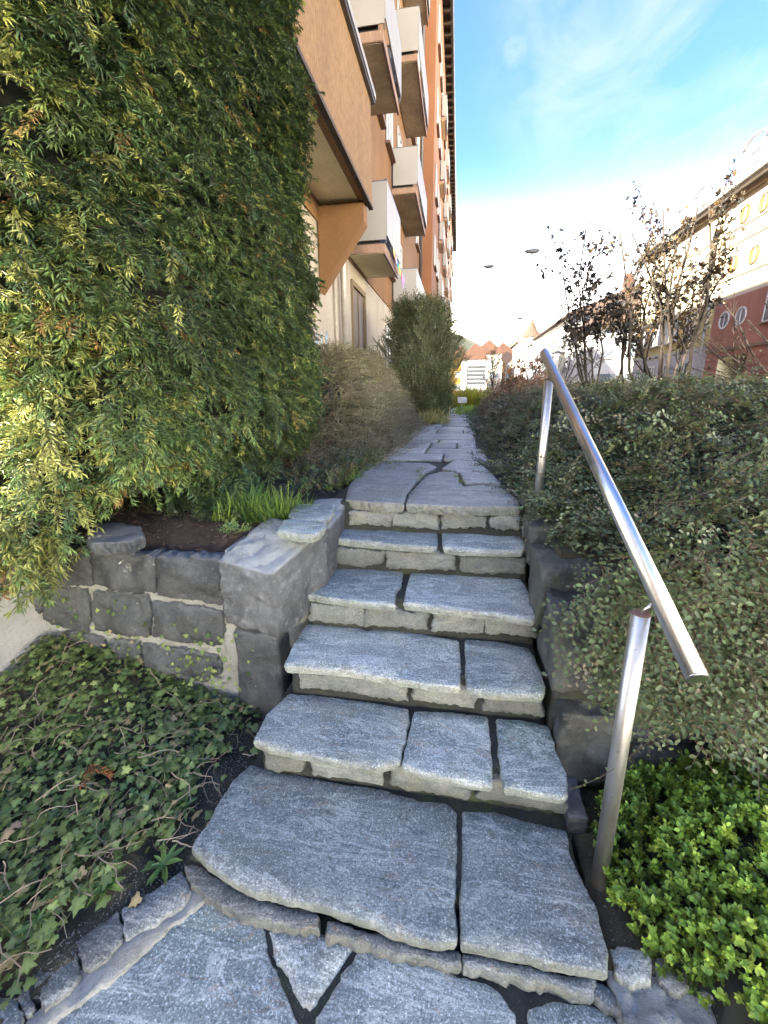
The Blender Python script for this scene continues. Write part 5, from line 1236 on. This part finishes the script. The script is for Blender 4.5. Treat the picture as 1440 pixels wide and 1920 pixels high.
# ---- ivy bed
def ivyleaf(seed):
    t = T(); r = random.Random(seed); o = np.array((0, 0, 0.)); out_ = [(0, .0), (.30, -.12), (.52, .10), (.36, .30), (.50, .62), (.22, .62), (0, 1.05), (-.22, .62), (-.50, .62), (-.36, .30), (-.52, .10), (-.30, -.12)]
    V = [(0, .35, .05)]+[(x*r.uniform(.9, 1.1), y*r.uniform(.92, 1.08), -.10*abs(x)-.12*max(0, y-.5)+r.uniform(-.03, .03)) for x, y in out_]
    t.add([np.array(v)*.036 for v in V], [(0, i, i % 12+1) for i in range(1, 13)], [1.35]+[r.uniform(.85, 1.1) for _ in out_]); return t.done()
ivys = [ivyleaf(s) for s in range(6)]
ivy = empty('ivy_bed', (-1.5, 1.2, 0), 'dark green ivy carpet with dry tendrils below the left wall', 'ivy')
def hI(x, y): return .03+.05*smooth01((-.95-x)/.5)+.05*nz((x, y, 3), 2.2)+.03*nz((x, y, 5), 7)+.24*smooth01((y-1.0)/.7)*smooth01((-1.15-x)/.9)+.05
def in_ivy(x, y):   # left of the edging line and of the first slab
    ed_ = -.90-(.94-y)*.42 if y < .94 else -.86+(y-.94)*.14
    return x < ed_
P, Fd, Nn, S_ = [], [], [], []
def bare(x, y): # gritty bare strip beside the steps
    ed_ = -.90-(.94-y)*.42 if y < .94 else -.86+(y-.94)*.14
    return (ed_-x) < .10+.12*smooth01((y-.8)/.6)+.07*nz((x, y, 0), 9)
while len(P) < 5600:
    x, y = random.uniform(-3.0, -.78), random.uniform(.2, 1.70)
    if not in_ivy(x, y) or (bare(x, y) and random.random() > .07) or x < -2.22: 
        continue
    if random.random() > (.55 if y < 1.0 and x > -1.15 else 1): continue
    P.append((x, y, hI(x, y)-random.random()*.045)); a = random.uniform(0, 6.28); Fd.append((math.cos(a), math.sin(a), random.uniform(-.5, .1))); Nn.append((random.gauss(0, .35), random.gauss(-.2, .35), 1)); S_.append(random.choice((.45, .6, .75, .9, 1.15))*random.uniform(.85, 1.15))
for k_ in range(150):  # climbers on the wall foot
    x = random.uniform(-2.1, -.95); P.append((x, 1.67+random.random()*.02, .15+random.random()**2*.35+(.1 if x < -1.6 else 0))); Fd.append((random.gauss(0, .5), -.3, random.gauss(-.5, .5))); Nn.append((0, -1, .4)); S_.append(random.uniform(.4, .8))
P = np.array(P); c = colmix(len(P), [(.085, .13, .040), (.13, .18, .052), (.17, .23, .07), (.28, .34, .10), (.30, .24, .11)], [3, 5, 3, 1, .7], .25)
scatter('i', ivys, P, np.array(Fd), np.array(Nn), np.array(S_), c, M['gloss'], ivy, nparts=300, partname='ivy_leaf', stuffname='ivy_leaves')
sb_ = rough_slab('bed_soil', -2.2, -.62, .2, 1.72, -.08, .03, M['gravel_soil'], None, .015, .03, top_fn=lambda x, y: hI(x, y)-.075 if in_ivy(x, y+.02) and in_ivy(x+.02, y) else (-.03 if y < .95 else .05)); tag(sb_, kind='structure')
t = T(); rr = random.Random(3)
for k_ in range(420):
    x, y = rr.uniform(-2.1, -.9), rr.uniform(.45, 1.68)
    if not in_ivy(x+.05, y): continue
    a = rr.uniform(0, 6.28); pts = []; L_ = rr.uniform(.05, .22); x0, y0 = x, y
    for i in range(6): 
        a += rr.gauss(0, .45); x0 += math.cos(a)*L_/5; y0 += math.sin(a)*L_/5
        if not in_ivy(x0, y0): break
        pts.append((x0, y0, hI(x0, y0)+.005+.018*math.sin(i*.6+k_)))
    if len(pts) > 2: stemt(t, pts, rr.uniform(.0009, .002), rr.uniform(.6, 1.4))
d = t.done(); me = mesh_np('dry_tendrils', d['V']-np.array(ivy.location)[None], d['F'], np.array((.27, .21, .14))[None]*d['K'][:, None]); me.materials.append(M['leaf']); o = bpy.data.objects.new('dry_tendrils', me); col.objects.link(o); o.parent = ivy; o['kind'] = 'stuff'
# grit on the bare strip and in the joints
t = T(); rr = random.Random(9)
def grit(x, y, z, s, k):
    a = rr.uniform(0, 6); t.add([(x+s*math.cos(a), y+s*math.sin(a), z), (x+s*math.cos(a+2), y+s*math.sin(a+2), z), (x+s*math.cos(a+4), y+s*math.sin(a+4), z), (x, y, z+s*.9)], [(0,1,3),(1,2,3),(2,0,3)], k)
n_ = 0
while n_ < 2600:
    x, y = rr.uniform(-1.5, -.76), rr.uniform(.5, 1.72)
    if in_ivy(x, y) and bare(x, y): grit(x, y, hI(x, y)-.072, rr.uniform(.0012, .004), rr.uniform(.3, 1.3)); n_ += 1
for z_, y0_, y1_ in ((.096, .98, 1.3), (.275, 1.26, 1.56), (.455, 1.52, 1.84), (.635, 1.8, 2.16), (.815, 2.12, 2.33)):
    for k_ in range(900): grit(rr.uniform(-.72, .42), rr.uniform(y0_, y1_), z_-.008, rr.uniform(.001, .003), rr.uniform(.1, .8))
for k_ in range(1500): grit(rr.uniform(-.8, .55), rr.uniform(.62, 1.0), -.006, rr.uniform(.001, .003), rr.uniform(.1, .9))
for k_ in range(900): grit(rr.uniform(.50, .75), rr.uniform(.82, 1.4), .047, rr.uniform(.0012, .0035), rr.uniform(.2, 1))
d = t.done(); me = mesh_np('grit', d['V'], d['F'], np.array((.26, .25, .20))[None]*d['K'][:, None]); me.materials.append(M['leaf']); o = bpy.data.objects.new('grit', me); col.objects.link(o); tag(o, 'loose grit scattered beside the steps', 'grit', kind='stuff')
t = T(); rr = random.Random(19)
for k_ in range(1500):
    x, y = rr.uniform(-2.1, -.95), rr.uniform(1.80, 2.5); z = .815+.115*smooth01((y-1.78)/.28)+.006; a = rr.uniform(0, 6.28); L_ = rr.uniform(.008, .035)
    stemt(t, [(x, y, z+rr.uniform(0, .012)), (x+math.cos(a)*L_, y+math.sin(a)*L_, z+rr.uniform(0, .012))], .0011, rr.uniform(.4, 1.4))
d = t.done(); me = mesh_np('needle_litter', d['V'], d['F'], np.array((.24, .15, .09))[None]*d['K'][:, None]); me.materials.append(M['leaf']); o = bpy.data.objects.new('needle_litter', me); col.objects.link(o); tag(o, 'fallen brown needles scattered on the soil above the left wall', 'litter', kind='stuff')
# rosette weeds and shoots on the ivy edge
def bedweed(label, x, y, n_, pal, scl, name='weed_plant', tm=None):
    e = empty(name, (x, y, hI(x, y)-.05), label, 'weed'); t_ = T(); r = random.Random(int(x*100+y*1000))
    for i in range(n_):
        a = 6.283*i/n_+r.uniform(-.3, .3); el = r.uniform(.35, 1.2); d_ = (math.cos(a), math.sin(a), el); L_ = scl*r.uniform(.7, 1.2); oval(t_, (0, 0, 0), d_, (-math.cos(a)*.5, -math.sin(a)*.5, 1), L_, L_*.26, r.uniform(.7, 1.3), .45, .25)
    q = t_.done()
    for i in range(n_): pass
    me = mesh_np('leaves', q['V'], q['F'], np.array(pal)[None]*q['K'][:, None]); me.materials.append(M['leaf']); o = bpy.data.objects.new('leaves', me); col.objects.link(o); o.parent = e; return e
bedweed('bright green rosette weed left of the first slab corner', -.95, .93, 9, (.16, .26, .06), .07)
bedweed('light green weed with narrow leaves in front of the ivy', -1.07, .82, 12, (.20, .30, .06), .075)
bedweed('yellow green leafy weed in the middle of the ivy', -1.25, .88, 12, (.20, .30, .07), .07)
bedweed('pale green seedling near the lower left edging', -1.20, .70, 9, (.22, .32, .08), .05)
bedweed('small green weed halfway up the gritty strip', -1.0, 1.12, 9, (.14, .22, .06), .06)
bedweed('yellowish weed high on the gritty strip', -1.05, 1.32, 10, (.24, .30, .07), .05)
# orange dead yew spray lying on the ivy
e = empty('dead_yew_spray', (-1.42, 1.12, .12), 'rusty orange dead conifer spray lying on the ivy', 'twig')
scatter('d', yews, np.array([(-1.42, 1.12, hI(-1.42, 1.12)+.03), (-1.40, 1.13, hI(-1.4, 1.13)+.03)]), np.array([(.8, .2, .1), (.5, -.6, 0)]), np.array([(0, 0, 1.), (0, 0, 1)]), np.array([.9, .7]), np.array([(.40, .14, .04), (.36, .13, .04)]), M['leaf'], e, stuffname='needles')
e = empty('dead_leaf', (-1.5, .86, .12), 'curled pale brown dead leaf on the ivy at the left edge', 'leaf')
scatter('d', ivys, np.array([(-1.5, .86, hI(-1.5, .86)+.02), (-1.47, .88, hI(-1.47, .88)+.03)]), np.array([(.8, .2, .3), (-.5, .6, 0)]), np.array([(0, -.4, 1.), (.4, 0, 1)]), np.array([1.2, 1.0]), np.array([(.30, .22, .13), (.33, .23, .15)]), M['leaf'], e, stuffname='blade')

# ---- leafy open shrubs above the mound, right
def openshrub(name, label, base, tips, seed, nleaf, lsz, leafc, droop=.0, r0=.02, parentcat='shrub', levels=3, stemmat='darkbark', clump=.10, zmin=0):
    e = empty(name, base, label, parentcat); bm = bmesh.new(); rr = random.Random(seed); ends = []
    def grow(p, q, r, lv):
        p, q = Vector(p), Vector(q); pts = []; nseg = 5; ln = (q-p).length; side = Vector((rr.gauss(0, 1), rr.gauss(0, 1), rr.gauss(0, .3)))*ln*.07
        for i in range(nseg+1):
            s = i/nseg; pts.append(p.lerp(q, s)+side*math.sin(s*math.pi)+Vector((rr.gauss(0, 1), rr.gauss(0, 1), rr.gauss(0, 1)))*ln*.012)
        add_tube(bm, pts, [r*(1-.6*i/nseg) for i in range(nseg+1)], 6 if lv == 0 else 4, False)
        if lv >= 1 and (not zmin or pts[3].z > zmin): ends.append((pts[-1], (pts[-1]-pts[-2]).normalized(), 1)); ends.append((pts[3], (pts[-1]-pts[-2]).normalized(), .5))
        if lv < levels-1:
            for i in range(5 if lv == 0 else 3):
                s = rr.uniform(.42, .84); a = p.lerp(q, s)+side*math.sin(s*math.pi); d_ = (q-p).normalized()+Vector((rr.gauss(0, .45), rr.gauss(0, .45), rr.gauss(.1, .25))); d_.normalize()
                grow(a, a+d_*ln*rr.uniform(.17, .34)*(1 if lv == 0 else .8), r*.42, lv+1)
    b0 = Vector(base)
    for tp in tips: grow(b0+Vector((rr.gauss(0, .05), rr.gauss(0, .05), 0)), tp, r0*rr.uniform(.7, 1.1), 0)
    fin(bm, 'stems', M[stemmat], e)
    if nleaf:
        P, Fd, Nn, S_ = [], [], [], []
        for k_ in range(nleaf):
            q, d_, w_ = rr.choice(ends); 
            if rr.random() > w_ and rr.random() < .5: continue
            P.append(q-d_*rr.random()*.12+Vector((rr.gauss(0, clump*.4), rr.gauss(0, clump*.4), rr.gauss(0, clump*.4)))); Fd.append((d_.x+rr.gauss(0, .8), d_.y+rr.gauss(0, .8), d_.z+rr.gauss(0, .7))); Nn.append((rr.gauss(0, 1), rr.gauss(0, 1), rr.gauss(.5, .7))); S_.append(rr.uniform(.6, 1.3))
        tl = []
        for s in range(3):
            t = T(); oval(t, (0, 0, 0), (0, 1, 0), (0, 0, 1), lsz, lsz*.5, 1, .25, .3); oval(t, (0, .006, 0), (.8, .7, .2), (0, 0, 1), lsz*.8, lsz*.4, .85, .25, .3); oval(t, (0, .004, 0), (-.7, .8, .1), (0, 0, 1), lsz*.85, lsz*.42, 1.1, .25, .3); tl.append(t.done())
        n = len(P); c = colmix(n, leafc, [1]*len(leafc), .25)
        scatter('l', tl, np.array([tuple(p) for p in P]), np.array(Fd), np.array(Nn), np.array(S_), c, M['leaf'], e, stuffname='leaves')
    return e
def tipsat(L_, Y): return [ony(a, b_, Y+random.uniform(-.5, .5)) for a, b_ in L_]
openshrub('leafy_shrub', 'tall open shrub with dark leaves on many thin stems, nearest the handrail top', (1.72, 5.6, 1.1),
          tipsat([(1052,470),(1098,430),(1040,560),(1085,520),(1110,480),(1130,560),(1150,500),(1165,430),(1060,610)], 5.5), 21, 1150, .042, [(.028, .030, .032), (.040, .034, .030), (.055, .038, .024)], r0=.016, zmin=2.0)
openshrub('leafy_shrub', 'tallest open shrub with brown tinged leaves, its stems fanning out to the right', (2.25, 5.3, 1.1),
          tipsat([(1185,420),(1215,450),(1245,385),(1280,410),(1305,385),(1330,380),(1345,455),(1300,480),(1260,500),(1225,520),(1200,560),(1180,610),(1290,600)], 5.2), 22, 1700, .043, [(.030, .030, .026), (.055, .038, .018), (.075, .046, .016)], r0=.020, zmin=2.05)
openshrub('bare_shrub', 'thin bare brown branches in front of the red portal', (3.9, 5.6, 1.2), tipsat([(1440,560),(1400,600),(1330,640),(1300,620),(1460,620),(1360,570),(1290,690)], 5.4), 23, 60, .03, [(.10, .07, .04)], r0=.012, clump=.05)
openshrub('bare_shrub', 'low bare reddish twigs right of the rail top over the mound', (1.35, 6.6, 1.3), tipsat([(1075,640),(1050,660),(1100,650),(1130,660),(1160,650),(1060,690)], 6.5), 24, 40, .02, [(.15, .08, .05)], r0=.008, clump=.04)
openshrub('bare_shrub', 'low tangle of bare brown twigs on the mound at the right edge', (3.0, 4.3, 1.4), tipsat([(1440,700),(1400,650),(1340,660),(1290,690),(1250,690),(1440,650)], 4.2), 25, 120, .02, [(.16, .13, .06)], r0=.007, clump=.05)
# dark clipped hedge, low shrub in the distance, reddish bare bush
def simple_bush(name, label, cx, cy, cz, rx, ry, rz, n, pal, cat='bush', tm=None, seed=0):
    e = empty(name, (cx, cy, cz), label, cat); P = RNG.normal(size=(n, 3)); P /= np.linalg.norm(P, axis=1, keepdims=True); P[:, 2] = np.abs(P[:, 2])
    r = RNG.random((n, 1))**.3; k = 1+.25*rnoise(P*1.0, 2.2, seed)[:, None]; Q = P*r*k*np.array((rx, ry, rz))+np.array((cx, cy, cz)); D = P+RNG.normal(0, .35, (n, 3)); D[:, 2] += .4
    scatter('s', tm or cot_far, Q, D, P+np.array((0, 0, .5)), RNG.uniform(.9, 1.6, n), colmix(n, pal, [1]*len(pal), .3), M['leaf'], e, stuffname='foliage'); return e
simple_bush('clipped_hedge', 'short dark green clipped hedge before the orange house', 5.2, 42, .9, 1.6, 1.0, 1.5, 900, [(.04, .07, .03), (.06, .09, .035)], 'hedge', [spray(140+s, .5, 30, .05, .07, .004, True) for s in range(3)], 3)
simple_bush('copper_bush', 'reddish brown twiggy bush left of the rail top', 1.55, 9.8, 1.0, .9, 1.2, .75, 700, [(.22, .10, .06), (.17, .10, .06), (.26, .16, .10)], 'bush', None, 4)
simple_bush('street_shrub', 'strip of low green planting along the white terrace wall', 7.6, 12.5, .86, 2.6, 4.5, .85, 800, [(.08, .09, .035), (.11, .11, .05), (.13, .11, .06)], 'shrub', None, 5)
openshrub('street_tree', 'small bare orange-brown tree before the yellow turret house', (6.3, 40, .9), [(5.4,40,4.4),(6.0,40,5.0),(6.6,40,4.9),(7.2,40,4.3),(5.0,40,3.8),(7.4,40,3.6)], 31, 500, .16, [(.32, .15, .06), (.25, .13, .06)], r0=.07, parentcat='tree', clump=.3)
openshrub('street_tree', 'small bare greenish tree between the slatted screen and the round sign', (2.4, 33, .9), [(1.8,33,4.0),(2.2,33,4.4),(2.8,33,4.2),(3.1,33,3.6),(1.6,33,3.2)], 32, 260, .12, [(.15, .16, .07)], r0=.06, parentcat='tree', clump=.3)
